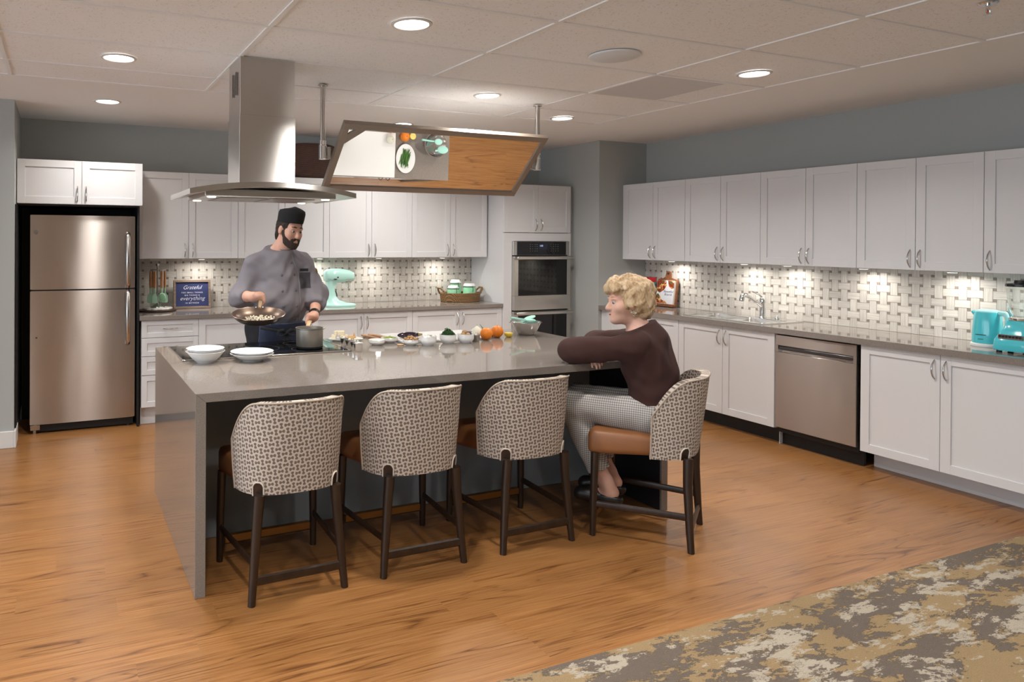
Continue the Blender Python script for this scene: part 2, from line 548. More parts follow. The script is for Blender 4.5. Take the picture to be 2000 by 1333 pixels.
box(bm, X0, XL - .0, YL - .016, YL, 0, .125, .003); box(bm, XL, XL + .016, YL - .016, YL + .25, 0, .125, .003)
struct('baseboard_left', bm, M_TRIM, 'white baseboard under the left wall')

# ---- ceiling: painted border, grid bars, one object per lay-in tile
CEILING = bpy.data.objects.new('ceiling', None); COL.objects.link(CEILING)
CEILING['kind'] = 'structure'; CEILING['label'] = 'lay-in tile ceiling with a painted border'
CEILING.location = (2, 3, CEIL)
GX = [.922 + 1.2192 * k for k in range(-4, 3)] + [4.30]
GY = [2.097 + .6096 * k for k in range(-5, 5)] + [4.95]
bm = bm_new()
box(bm, X0, XW, GY[-1], YW, CEIL, CEIL + .09)
box(bm, GX[-1], XW, Y0, GY[-1], CEIL, CEIL + .09)
box(bm, X0, GX[0], Y0, GY[-1], CEIL, CEIL + .09)
box(bm, GX[0], GX[-1], Y0, GY[0], CEIL, CEIL + .09)
obj('painted_border', bm, M_CP, CEILING, None)
bm = bm_new(); box(bm, X0, XW, Y0, YW, CEIL + .10, CEIL + .13)
obj('deck', bm, M_CP, CEILING, None)
for i in range(len(GX) - 1):
    for j in range(len(GY) - 1):
        x0, x1, y0, y1 = GX[i], GX[i + 1], GY[j], GY[j + 1]
        vent = abs(x0 - 3.3604) < .01 and abs(y0 - 3.3162) < .01
        if vent: x0 = 3.972
        bm = bm_new(); box(bm, x0 + .009, x1 - .009, y0 + .009, y1 - .009, CEIL + .005, CEIL + .025, .003)
        obj('ceiling_tile', bm, M_CT, CEILING, None)
        if vent:
            bm = bm_new(); box(bm, 3.3604 + .009, 3.965, y0 + .009, y1 - .009, CEIL + .0005, CEIL + .02, .002)
            obj('vent_panel', bm, mat('vent_grey', (.62, .61, .61), .6), CEILING, None)
for x in GX[:-1]:
    bm = bm_new(); box(bm, x - .012, x + .012, GY[0], GY[-1], CEIL - .001, CEIL + .03)
    obj('grid_bar', bm, M_GRID, CEILING, None)
bm = bm_new(); box(bm, GX[-1] - .012, GX[-1] + .006, GY[0], GY[-1], CEIL - .001, CEIL + .03); obj('grid_bar', bm, M_GRID, CEILING, None)
for y in GY[:-1]:
    bm = bm_new(); box(bm, GX[0], GX[-1], y - .012, y + .012, CEIL - .0008, CEIL + .03)
    obj('grid_bar', bm, M_GRID, CEILING, None)
bm = bm_new(); box(bm, GX[0], GX[-1], GY[-1] - .012, GY[-1] + .006, CEIL - .0008, CEIL + .03); obj('grid_bar', bm, M_GRID, CEILING, None)
bm = bm_new(); box(bm, 3.962, 3.976, 3.3162, 3.9258, CEIL - .0008, CEIL + .03); obj('grid_bar', bm, M_GRID, CEILING, None)

# ---- recessed downlights
def downlight(x, y, label, power=1.0):
    t = thing('recessed_downlight', label, 'ceiling light', (x, y, CEIL), 'recessed ceiling downlights')
    bm = bm_new(); lathe(bm, [(.080, -.001), (.083, -.006), (.096, -.004), (.099, .001), (.080, .001)], (x, y, CEIL), 40)
    obj('trim_ring', bm, mat('lamp_trim', (.62, .60, .58), .4), t)
    bm = bm_new(); lathe(bm, [(0, -.0015), (.080, -.0015), (.080, .002), (0, .002)], (x, y, CEIL), 40)
    obj('diffuser', bm, M_LAMP, t)
    ld = bpy.data.lights.new('downlight_lamp', 'AREA')
    ld.shape = 'DISK'; ld.size = .15; ld.energy = DOWNLIGHT_W * power; ld.color = (1.0, .955, .90); ld.spread = R(140)
    lo = bpy.data.objects.new('downlight_lamp', ld); COL.objects.link(lo)
    lo.parent = t; lo.location = (0, 0, -.012)
    return t
for x, y, lab, pw in [
    (1.522, 3.003, 'large round downlight nearest the camera, right of the hood chimney', 1),
    (.297, 4.231, 'round downlight in the tiles left of the hood chimney', 1),
    (.316, 5.611, 'round downlight in the painted border above the refrigerator', .6),
    (2.762, 4.268, 'round downlight directly above the hanging mirror with a glow around it', 1),
    (2.770, 5.634, 'small round downlight just behind the top edge of the hanging mirror', 1),
    (3.842, 4.808, 'small round downlight to the right of the right mirror pole', 1),
    (3.870, 3.053, 'rightmost round downlight, beside the grey ceiling vent', 1)]:
    downlight(x, y, lab, pw)
for x, y, lab, *pw in [(-1.0, 3.0, 'round downlight left of the picture, level with the island front'), (.3, 1.75, 'round downlight just above the camera, left of centre'), (2.76, 1.75, 'round downlight just in front of the picture, above the carpet edge', .55),
                  (1.5, .4, 'round downlight over the carpet, first row behind the stools'), (3.87, .4, 'round downlight over the carpet near the right wall', .45), (-1.0, .4, 'round downlight over the carpet, left of the camera'),
                  (-2.4, 1.75, 'round downlight farthest left, towards the windows'), (1.5, -1.8, 'round downlight in the middle behind the camera'), (-1.2, -1.8, 'round downlight behind the camera on the window side'), (3.87, -1.8, 'round downlight behind the camera on the right wall side')]:
    downlight(x, y, lab, *(pw or [1]))

# ---- ceiling speaker, sprinkler head
t = thing('ceiling_speaker', 'flat round grey speaker grille in the ceiling', 'speaker', (2.80, 3.065, CEIL))
bm = bm_new(); lathe(bm, [(0, -.012), (.118, -.012), (.128, -.008), (.132, .001), (0, .001)], (2.80, 3.065, CEIL), 48)
obj('grille', bm, mat('speaker_grille', (.68, .70, .72), .7), t)
bm = bm_new(); lathe(bm, [(.126, -.009), (.134, -.006), (.137, .001), (.126, .001)], (2.80, 3.065, CEIL), 48)
obj('rim', bm, mat('speaker_rim', (.72, .73, .75), .5), t)
t = thing('fire_sprinkler', 'chrome fire sprinkler head at the top right corner', 'sprinkler', (3.63, 1.76, CEIL))
bm = bm_new(); lathe(bm, [(0, -.004), (.03, -.004), (.036, .001), (0, .001)], (3.63, 1.76, CEIL), 24); obj('escutcheon', bm, M_CHROME, t)
bm = bm_new(); cyl(bm, (3.63, 1.76, CEIL - .028), .008, .026, 12)
tube(bm, [(3.618, 1.76, CEIL - .022), (3.615, 1.76, CEIL - .036), (3.63, 1.76, CEIL - .046), (3.645, 1.76, CEIL - .036), (3.642, 1.76, CEIL - .022)], .0025, 6)
obj('frame', bm, M_CHROME, t)
bm = bm_new(); cyl(bm, (3.63, 1.76, CEIL - .050), .014, .003, 16); obj('deflector', bm, M_CHROME, t)
bm = bm_new(); cyl(bm, (3.63, 1.76, CEIL - .044), .0025, .018, 8); obj('bulb', bm, mat('red_bulb', (.6, .03, .02), .2), t)

# ================================================================== backsplashes: basket-weave marble, each plank a piece
def backsplash(name, fr, u0, u1, z0, z1, label, near_u):
    """planks in alternate cells lie or stand, small dark squares fill the corners"""
    a, d = .0720, .0205
    L, W, g = a + d, a - d, .0016
    bm = bm_new(); fr.box(bm, u0, u1, -.004, .004, z0, z1)
    root = obj(name, bm, M_SILICONE_GREY, None, None)
    root['kind'] = 'structure'; root['label'] = label
    nu = int((u1 - u0) / a) + 2; nz = int((z1 - z0) / a) + 2
    pl = []; dots = []
    for i in range(-1, nu):
        for j in range(-1, nz):
            cu, cz = u0 + (i + .5) * a, z0 + (j + .35) * a
            lu, lz = (L, W) if (i + j) % 2 == 0 else (W, L)
            q0, q1, r0, r1 = max(cu - lu / 2 + g / 2, u0), min(cu + lu / 2 - g / 2, u1), max(cz - lz / 2 + g / 2, z0), min(cz + lz / 2 - g / 2, z1)
            if q1 - q0 > .006 and r1 - r0 > .006: pl.append((q0, q1, r0, r1, lu > lz))
            du, dz = u0 + i * a, z0 + (j - .15) * a
            h = d / 2 - g / 2
            q0, q1, r0, r1 = max(du - h, u0), min(du + h, u1), max(dz - h, z0), min(dz + h, z1)
            if q1 - q0 > .004 and r1 - r0 > .004: dots.append((q0, q1, r0, r1))
    def plank(bm, q, uvl, c=(0, 0)):
        q0, q1, r0, r1, hor = q
        th = .0068
        e = .0008
        P = lambda u, dd, z: bm.verts.new(fr.p(u, dd, z))
        A = [P(q0, .004, r0), P(q1, .004, r0), P(q1, .004, r1), P(q0, .004, r1)]
        B = [P(q0 + e, th, r0 + e), P(q1 - e, th, r0 + e), P(q1 - e, th, r1 - e), P(q0 + e, th, r1 - e)]
        fs = [bm.faces.new(B)] + [bm.faces.new((A[k], A[(k + 1) % 4], B[(k + 1) % 4], B[k])) for k in range(4)]
        uvs = {v: ((u, z) if hor else (z, u)) for v, (u, z) in zip(A + B, [(q0, r0), (q1, r0), (q1, r1), (q0, r1)] * 2)}
        for f in fs:
            for lp in f.loops: lp[uvl].uv = uvs[lp.vert]
    pl.sort(key=lambda q: abs((q[0] + q[1]) / 2 - near_u))
    whole = [q for q in pl if abs((q[1] - q[0]) * (q[3] - q[2]) - (L - g) * (W - g)) < 1e-7]
    cut = [q for q in pl if q not in set(whole)]
    single = whole[:298]; rest = whole[298:] + cut
    protos = {}
    for q in single:
        key = q[4]
        cu, cz = (q[0] + q[1]) / 2, (q[2] + q[3]) / 2
        pos = fr.p(cu, 0, cz)
        if key not in protos:
            b = bm_new(); uvl = b.loops.layers.uv.new('UVMap')
            plank(b, q, uvl)
            me = mesh_from('tile', b)
            me.transform(Matrix.Translation(-pos)); me.materials.append(M_TILE)
            protos[key] = me
        o = bpy.data.objects.new('tile', protos[key]); COL.objects.link(o)
        o.parent = root; o.location = pos
    if rest:
        b = bm_new(); uvl = b.loops.layers.uv.new('UVMap')
        for q in rest: plank(b, q, uvl)
        o = obj('edge_tiles', b, M_TILE, root, None); o['kind'] = 'stuff'
    b = bm_new()
    for q0, q1, r0, r1 in dots:
        fr.box(b, q0, q1, .003, .0066, r0, r1)
    o = obj('dot_tiles', b, M_DOT, root, None); o['kind'] = 'stuff'
    return root
FB = Frame((0, YW, 0), (1, 0, 0), (0, -1, 0))     # back wall, u = x
FR = Frame((XW, 0, 0), (0, -1, 0), (-1, 0, 0))    # right wall, u = -y
backsplash('wall_back_backsplash', FB, .612, 4.140, ZB + .0005, 1.383, 'basket-weave marble tile backsplash behind the mixer and tray', 3.0)
backsplash('wall_right_backsplash', FR, -5.708, -1.30, ZR + .0005, 1.372, 'basket-weave marble tile backsplash behind the sink and kettle', -3.4)
# ================================================================== cabinets
def shaker(fr, u0, u1, z0, z1, d0=.001, th=.019, rail=.057):
    bm = bm_new()
    g = .0015
    u0 += g; u1 -= g; z0 += g; z1 -= g
    r = min(rail, (z1 - z0) * .28)
    fr.box(bm, u0, u0 + rail, d0, d0 + th, z0, z1, .0012); fr.box(bm, u1 - rail, u1, d0, d0 + th, z0, z1, .0012)
    fr.box(bm, u0 + rail - .001, u1 - rail + .001, d0, d0 + th - .0004, z1 - r, z1, .0012)
    fr.box(bm, u0 + rail - .001, u1 - rail + .001, d0, d0 + th - .0004, z0, z0 + r, .0012)
    fr.box(bm, u0 + rail - .002, u1 - rail + .002, d0, d0 + th - .0085, z0 + r - .002, z1 - r + .002)
    return bm
def pull(fr, u, z, d0=.020, length=.118, horizontal=False):
    """arched bow handle"""
    bm = bm_new(); pts = []
    n = 12
    for k in range(n + 1):
        s = -1 + 2 * k / n
        dd = d0 + .030 * (1 - abs(s) ** 2.4)
        a = s * length / 2
        pts.append(fr.p(u + (a if horizontal else 0), dd, z + (0 if horizontal else a)))
    rad = [.0052 + .0018 * (1 - abs(-1 + 2 * k / n)) for k in range(n + 1)]
    tube(bm, pts, rad, 8, True, (1.0, .72), up=tuple(fr.D))
    return bm
def cabinet(name, label, cat, fr, u0, u1, z0, z1, depth, doors, drawers=(), toe=None, group=None, hollow=False, bodymat=None):
    """doors: (u0,u1,z0,z1,handle u,handle z)  drawers: (u0,u1,z0,z1)"""
    base = fr.p((u0 + u1) / 2, -depth / 2, 0 if toe else z0)
    t = thing(name, label, cat, base, group)
    bm = bm_new()
    if hollow:
        a_, b_ = u0 + .0006, u1 - .0006
        fr.box(bm, a_, a_ + .018, -depth, 0, z0, z1); fr.box(bm, b_ - .018, b_, -depth, 0, z0, z1)
        fr.box(bm, a_ + .018, b_ - .018, -depth, 0, z0, z0 + .018); fr.box(bm, a_ + .018, b_ - .018, -.018, 0, z0 + .018, z1); fr.box(bm, a_ + .018, b_ - .018, -depth, -depth + .012, z0 + .018, z1)
    else:
        fr.box(bm, u0 + .0006, u1 - .0006, -depth, 0, z0, z1, .0008)
    obj('body', bm, bodymat or M_CAB, t, None)
    if toe:
        bm = bm_new(); fr.box(bm, u0 + .0006, u1 - .0006, -depth + .01, -.075 if toe[0] == 0 else -toe[0], 0.0, z0)
        obj('toe_kick', bm, toe[1], t, None)
    for q in doors:
        dr = obj('door', shaker(fr, *q[:4]), M_CAB, t, None)
        if len(q) > 4 and q[4] is not None:
            obj('handle', pull(fr, q[4], q[5]), M_NICKEL, dr)
    for q in drawers:
        dr = obj('drawer', shaker(fr, *q[:4], rail=.045), M_CAB, t, None)
        obj('handle', pull(fr, (q[0] + q[1]) / 2, (q[2] + q[3]) / 2, horizontal=True), M_NICKEL, dr)
    return t
GU = 'white shaker wall cabinets'
GB = 'white shaker base cabinets'
# ---- back wall: wall cabinets
FBU = Frame((0, YU + .02, 0), (1, 0, 0), (0, -1, 0))
for k, lab in enumerate(['white two-door wall cabinet beside the refrigerator, above the navy sign', 'white two-door wall cabinet behind the chef', 'white two-door wall cabinet above the mint mixer, second from the ovens', 'white two-door wall cabinet above the woven tray, next to the ovens']):
    a = .597 + .441 * 2 * k; b_ = a + .441; c_ = a + .882
    cabinet('wall_cabinet', lab, 'cabinet', FBU, a, c_, 1.3765, 2.1345, YW - YU - .021, [(a, b_, 1.3765, 2.1345, b_ - .034, 1.452), (b_, c_, 1.3765, 2.1345, b_ + .034, 1.452)], group=GU)
# ---- over the refrigerator
FBF = Frame((0, 6.08, 0), (1, 0, 0), (0, -1, 0))
t = cabinet('fridge_top_cabinet', 'short white two-door cabinet above the refrigerator', 'cabinet', FBF, XL + .004, .616, 1.820, 2.166, YW - 6.081, [(XL + .004, .151, 1.820, 2.166, .119, 1.905), (.151, .616, 1.820, 2.166, .183, 1.905)], group=GU)
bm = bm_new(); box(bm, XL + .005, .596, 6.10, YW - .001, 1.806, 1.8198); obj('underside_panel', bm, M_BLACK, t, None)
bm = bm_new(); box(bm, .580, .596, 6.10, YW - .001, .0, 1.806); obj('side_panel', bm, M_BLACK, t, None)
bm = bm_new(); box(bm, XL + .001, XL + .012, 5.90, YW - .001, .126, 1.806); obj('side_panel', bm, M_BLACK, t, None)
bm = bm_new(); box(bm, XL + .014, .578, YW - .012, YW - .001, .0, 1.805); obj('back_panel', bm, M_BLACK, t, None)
# ---- back wall: base run
FBB = Frame((0, YB + .02, 0), (1, 0, 0), (0, -1, 0))
dz = [(.727, .872), (.573, .725), (.417, .571), (.150, .415)]
DB = YW - YB - .021
t = cabinet('drawer_cabinet', 'white four-drawer base cabinet beside the refrigerator', 'cabinet', FBB, .613, 1.082, .149, .873, DB, [], [(.613, 1.082, a, b_) for a, b_ in dz], toe=(0.055, M_CAB), group=GB)
for a, b_, c_, lab in [(1.082, 1.592, 2.102, 'white two-door base cabinet directly behind the chef'), (2.102, 2.612, 3.121, 'white two-door base cabinet below the mint mixer'), (3.121, 3.644, 4.140, 'white two-door base cabinet below the woven tray, next to the ovens')]:
    cabinet('base_cabinet', lab, 'cabinet', FBB, a, c_, .149, .873, DB, [(a, b_, .149, .873, b_ - .032, .775), (b_, c_, .149, .873, b_ + .032, .775)], toe=(.055, M_CAB), group=GB)
bm = bm_new(); box(bm, .597, 4.1405, 6.080, YW - .0045, .8735, ZB, .003)
tag(obj('worktop', bm, M_QUARTZ, None, None), 'taupe quartz worktop of the rear run under the mixer and sign', 'worktop')

# ---- oven tower
FO = Frame((0, 6.10, 0), (1, 0, 0), (0, -1, 0))
t = thing('oven_tower', 'tall white cabinet that houses the double oven', 'cabinet', (4.56, 6.4, 0))
bm = bm_new()
for a, b_ in ((4.1425, 4.160), (4.962, 4.982)): box(bm, a, b_, 6.10, YW - .001, 0, 2.130)
box(bm, 4.16, 4.962, YW - .02, YW - .001, 0, 2.13); box(bm, 4.16, 4.962, 6.10, YW - .02, 2.11, 2.13); box(bm, 4.16, 4.962, 6.11, YW - .02, 1.60, 1.62); box(bm, 4.16, 4.962, 6.11, YW - .02, .10, .12)
obj('carcass', bm, M_CAB, t, None)
bm = bm_new()
box(bm, 4.1425, 4.240, 6.080, 6.100, .10, 1.630); box(bm, 4.952, 4.982, 6.080, 6.100, .10, 1.630); box(bm, 4.24, 4.952, 6.080, 6.100, 1.548, 1.630); box(bm, 4.24, 4.952, 6.080, 6.100, .10, .150)
obj('face_frame', bm, M_CAB, t, None)
bm = bm_new(); box(bm, 4.1425, 4.982, 6.15, 6.17, 0, .10); obj('toe_kick', bm, M_CAB, t, None)
for a, b_, hu in ((4.1425, 4.563, 4.529), (4.563, 4.982, 4.597)):
    dr = obj('door', shaker(FO, a, b_, 1.634, 2.130), M_CAB, t, None)
    obj('handle', pull(FO, hu, 1.715), M_NICKEL, dr)
bm = bm_new(); box(bm, 4.984, COLX - .0005, 6.12, 6.14, 0, 2.13)
obj('filler_strip', bm, M_WALL, t, None)
# ---- double oven
t = thing('double_wall_oven', 'stainless double wall oven with black glass doors', 'oven', (4.596, 6.3, .15))
bm = bm_new(); box(bm, 4.250, 4.942, 6.082, 6.60, .155, 1.540); obj('chassis', bm, M_BLACK, t, None)
bm = bm_new(); box(bm, 4.242, 4.950, 6.062, 6.081, 1.400, 1.545, .002); cp = obj('control_panel', bm, M_STEEL, t, None)
bm = bm_new(); box(bm, 4.290, 4.905, 6.0585, 6.063, 1.403, 1.542, .001); obj('glass', bm, M_BLACKGLOSS, cp, None)
bm = bm_new(); box(bm, 4.555, 4.665, 6.0578, 6.0588, 1.462, 1.515); obj('display', bm, mat('oven_display', (.01, .012, .02), .1, emis=(.05, .07, .2), estr=.06), cp, None)
me = text_mesh('1:00', .024, extrude=.0002)
me.transform(Matrix.Translation((4.588, 6.0572, 1.498)) @ Matrix.Rotation(PI / 2, 4, 'X'))
obj('clock_digits', me, mat('oven_digits', (.6, .7, .9), .5, emis=(.5, .62, 1), estr=.6), cp)
bm = bm_new()
for cu in (4.45, 4.48, 4.51, 4.535, 4.71, 4.74, 4.77, 4.80):
    for cz in (1.445, 1.468, 1.491, 1.512): box(bm, cu - .005, cu + .005, 6.0576, 6.0586, cz - .003, cz + .003)
o = obj('key_legends', bm, mat('key_print', (.10, .10, .11), .5), cp, None); o['kind'] = 'stuff'
def oven_door(z0, z1):
    bm = bm_new()
    gz0, gz1 = z0 + (z1 - z0) * .27, z1 - .022
    box(bm, 4.242, 4.950, 6.040, 6.080, z0, gz0, .002); box(bm, 4.242, 4.950, 6.040, 6.080, gz1, z1, .002)
    box(bm, 4.242, 4.292, 6.0402, 6.080, gz0, gz1); box(bm, 4.903, 4.950, 6.0402, 6.080, gz0, gz1)
    d = obj('oven_door', bm, M_STEEL, t, None)
    bm = bm_new(); box(bm, 4.29, 4.905, 6.0425, 6.070, gz0 - .001, gz1 + .001); obj('window', bm, M_BLACKGLOSS, d, None)
    bm = bm_new(); box(bm, 4.250, 4.945, 5.985, 6.003, z1 - .034, z1 - .002, .005)
    for a in (4.262, 4.915): box(bm, a, a + .018, 6.003, 6.041, z1 - .030, z1 - .008, .002)
    obj('handle', bm, M_STEEL, d)
    bm = bm_new()
    for k in range(5): tube(bm, [(4.33, 6.0700 - .0, gz0 + .08 + .05 * k), (4.87, 6.0700, gz0 + .08 + .05 * k)], .002, 6)
    obj('rack', bm, M_NICKEL, d)
oven_door(.838, 1.392); oven_door(.160, .826)

# ---- right wall: wall cabinets
FRU = Frame((XU + .02, 0, 0), (0, -1, 0), (-1, 0, 0))
y0 = 5.6622; w = .3844
labs = ['white two-door wall cabinet at the corner, above the cutting board', 'white two-door wall cabinet above the left sink basin', 'white two-door wall cabinet above the dishwasher, third from the corner', 'white two-door wall cabinet above the bare worktop left of the kettle']
for k, lab in enumerate(labs):
    a = -(y0 - 2 * k * w); b_ = a + w; c_ = a + 2 * w
    cabinet('wall_cabinet', lab, 'cabinet', FRU, a, c_, 1.368, 2.128, XW - XU - .021, [(a, b_, 1.368, 2.128, b_ - .030, 1.447), (b_, c_, 1.368, 2.128, b_ + .030, 1.447)], group=GU)
a = -(y0 - 8 * w)
cabinet('wall_cabinet', 'white wall cabinet at the right edge of the picture, above the blender', 'cabinet', FRU, a, a + .46, 1.368, 2.128, XW - XU - .021, [(a, a + .46, 1.368, 2.128, a + .034, 1.447)], group=GU)
bm = bm_new(); box(bm, XU + .03, XW - .001, 5.664, COLY - .001, 1.368, 2.128)
tag(obj('filler_panel', bm, M_CAB, None, None), 'narrow white filler between the corner wall and the first wall cabinet', 'filler')
# ---- right wall: base run
FRB = Frame((XB + .02, 0, 0), (0, -1, 0), (-1, 0, 0))
DR = XW - XB - .021
def rbase(ya, ym, yb, lab, toe, hollow=False):
    cabinet('base_cabinet', lab, 'cabinet', FRB, -ya, -yb, .125, .855, DR, [(-ya, -ym, .125, .855, -ym - .032, .760), (-ym, -yb, .125, .855, -ym + .032, .760)], toe=toe, group=GB, hollow=hollow)
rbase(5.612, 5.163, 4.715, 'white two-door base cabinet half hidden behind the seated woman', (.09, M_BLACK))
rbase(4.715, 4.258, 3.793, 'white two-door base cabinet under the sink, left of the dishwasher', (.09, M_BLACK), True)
rbase(3.157, 2.678, 2.200, 'white two-door base cabinet right of the dishwasher', (.135, M_CAB))
bm = bm_new(); box(bm, XB + .02, XW - .001, 5.613, COLY - .001, 0, .855)
tag(obj('filler_panel', bm, M_CAB, None, None), 'narrow white filler between the corner wall and the first base cabinet', 'filler')
bm = bm_new(); box(bm, XB + .06, XW - .01, 3.7875, 3.7925, .0, .855)
tag(obj('support_panel', bm, M_CAB, None, None), 'thin white support panel between sink cabinet and dishwasher', 'panel')
# ---- dishwasher
t = thing('dishwasher', 'stainless dishwasher with a recessed bar handle', 'dishwasher', (5.3, 3.483, 0))
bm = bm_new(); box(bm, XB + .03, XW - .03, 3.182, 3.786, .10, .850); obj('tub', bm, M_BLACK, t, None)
bm = bm_new()
yA, yB_ = 3.783, 3.181
xf = XB - .004
box(bm, xf, XB + .03, yB_, yA, .140, .716, .003); box(bm, xf, XB + .03, yB_, yA, .765, .846, .003)
box(bm, xf, XB + .03, yB_, yB_ + .022, .715, .766); box(bm, xf, XB + .03, yA - .022, yA, .715, .766)
box(bm, xf + .022, XB + .03, yB_ + .02, yA - .02, .714, .767)
d = obj('door', bm, M_DW, t, None)
bm = bm_new(); box(bm, xf - .001, xf + .021, yB_ + .024, yA - .024, .735, .764, .006)
obj('handle', bm, mat('dark_steel', (.12, .12, .125), .35, .9), d)
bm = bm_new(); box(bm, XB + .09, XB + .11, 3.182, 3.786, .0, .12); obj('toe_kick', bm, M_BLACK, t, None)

# ---- right worktop, with an opening for the sink
SX0, SX1, SY0, SY1 = 5.135, 5.560, 3.965, 4.705
bm = bm_new()
zt, zb = ZR, .856
xa, xb_ = 5.033, XW - .0045
ya, yb_ = 1.30, COLY - .001
def pc(x0, x1, y0_, y1): box(bm, x0, x1, y0_, y1, zb, zt)
pc(xa, xb_, ya, SY0); pc(xa, xb_, SY1, yb_); pc(xa, SX0, SY0, SY1); pc(SX1, xb_, SY0, SY1)
bmesh.ops.remove_doubles(bm, verts=bm.verts, dist=1e-5)
tag(obj('worktop', bm, M_QUARTZ, None, None), 'long taupe quartz worktop of the right-hand run around the sink', 'worktop')
# ---- sink
t = thing('double_sink', 'drop-in stainless double-bowl sink', 'sink', ((SX0 + SX1) / 2, (SY0 + SY1) / 2, ZR))
bm = bm_new()
def bowl(y0_, y1, x0, x1):
    N = 6; z0, z1 = ZR + .007, ZR - .17
    def ring(s, z):
        cx, cy = (x0 + x1) / 2, (y0_ + y1) / 2; hx, hy = (x1 - x0) / 2 * s, (y1 - y0_) / 2 * s; r = .05 * s
        out = []
        for qx, qy, a0 in ((1, 1, 0), (-1, 1, 90), (-1, -1, 180), (1, -1, 270)):
            for k in range(N + 1):
                a = R(a0 + 90 * k / N)
                out.append(bm.verts.new((cx + qx * (hx - r) + r * math.cos(a), cy + qy * (hy - r) + r * math.sin(a), z)))
        return out
    rs = [ring(1, z0), ring(.98, z0 - .012), ring(.93, z1 + .02), ring(.86, z1), ring(.10, z1 - .006)]
    for A, B in zip(rs, rs[1:]):
        n = len(A)
        for k in range(n): bm.faces.new((A[k], A[(k + 1) % n], B[(k + 1) % n], B[k]))
    bm.faces.new(rs[-1])
bowl(4.345, 4.685, 5.155, 5.475); bowl(3.985, 4.325, 5.155, 5.475)
obj('bowls', bm, mat('sink_steel', (.80, .79, .77), .2, 1.0), t)
bm = bm_new()
zr0, zr1 = ZR + .0005, ZR + .008
X0_, X1_, Y0_, Y1_ = 5.112, 5.585, 3.935, 4.735
for q in ((X0_, 5.157, Y0_, Y1_), (5.473, X1_, Y0_, Y1_), (5.157, 5.473, Y0_, 3.987), (5.157, 5.473, 4.323, 4.347), (5.157, 5.473, 4.683, Y1_)):
    box(bm, q[0], q[1], q[2], q[3], zr0, zr1)
obj('rim', bm, MATS['sink_steel'], t, None)
for yy in (4.515, 4.155):
    bm = bm_new(); lathe(bm, [(0, 0), (.04, 0), (.042, .004), (.03, .006), (0, .004)], (5.315, yy, ZR - .176), 20); obj('drain', bm, M_CHROME, t)
# ---- faucet
fx, fy = 5.53, 4.262
t = thing('kitchen_faucet', 'chrome pull-out faucet with a side lever at the sink', 'faucet', (fx, fy, ZR))
bm = bm_new(); lathe(bm, [(0, .0082), (.030, .0082), (.030, .013), (.024, .018), (.022, .13), (.023, .135), (.023, .175), (.019, .182), (0, .183)], (fx, fy, ZR), 24); obj('column', bm, M_CHROME, t)
bm = bm_new(); tube(bm, [(fx, fy, ZR + .10), (fx - .05, fy + .01, ZR + .135), (fx - .12, fy + .02, ZR + .175), (fx - .155, fy + .028, ZR + .196)], [.015, .014, .014, .014], 14); obj('spout', bm, M_CHROME, t)
bm = bm_new(); tube(bm, [(fx - .145, fy + .026, ZR + .192), (fx - .17, fy + .031, ZR + .203), (fx - .195, fy + .036, ZR + .196), (fx - .205, fy + .038, ZR + .165), (fx - .206, fy + .038, ZR + .15)], [.017, .019, .021, .021, .018], 14); obj('spray_head', bm, M_CHROME, t)
bm = bm_new(); tube(bm, [(fx, fy, ZR + .178), (fx - .01, fy + .035, ZR + .205), (fx - .02, fy + .085, ZR + .225)], [.008, .006, .005], 10); obj('lever', bm, M_CHROME, t)
bm = bm_new(); cyl(bm, (fx + .02, fy - .12, ZR + .0082), .020, .012, 20, 'z', .003); cyl(bm, (fx + .02, fy - .12, ZR + .016), .012, .015, 16, 'z', .003); obj('side_cap', bm, M_CHROME, t)

# ---- under-cabinet lights
def puck(x, y, z, lab, k=1.0):
    t = thing('under_cabinet_light', lab, 'light', (x, y, z), 'lights under the wall cabinets')
    bm = bm_new(); lathe(bm, [(0, -.012), (.030, -.012), (.034, -.009), (.034, 0), (0, 0)], (x, y, z), 20); obj('housing', bm, M_TRIM, t)
    bm = bm_new(); lathe(bm, [(0, -.0135), (.026, -.0135), (.026, -.011), (0, -.011)], (x, y, z), 20); obj('lens', bm, M_LED, t)
    ld = bpy.data.lights.new('puck_lamp', 'AREA'); ld.shape = 'DISK'; ld.size = .05; ld.energy = UNDERCAB_W * k; ld.color = (1, .955, .89); ld.spread = R(165)
    lo = bpy.data.objects.new('puck_lamp', ld); COL.objects.link(lo); lo.parent = t; lo.location = (0, 0, -.016)
for x, lab in [(1.18, 'light under the wall cabinet above the navy sign'), (1.92, 'light under the wall cabinet behind the chef'), (2.32, 'light under the wall cabinet above the mint mixer'), (2.95, 'light under the wall cabinet right of the mint mixer'), (3.68, 'light under the wall cabinet above the woven tray')]:
    puck(x, 6.52, 1.376, lab)
for y, lab in [(5.22, 'light under the corner wall cabinet above the cutting board'), (4.42, 'light under the wall cabinet above the left sink basin'), (4.02, 'light under the wall cabinet above the right sink basin'), (3.42, 'light under the wall cabinet above the dishwasher'), (2.85, 'light under the wall cabinet left of the kettle'), (2.40, 'light under the wall cabinet above the kettle and blender')]:
    puck(5.50, y, 1.3675, lab)

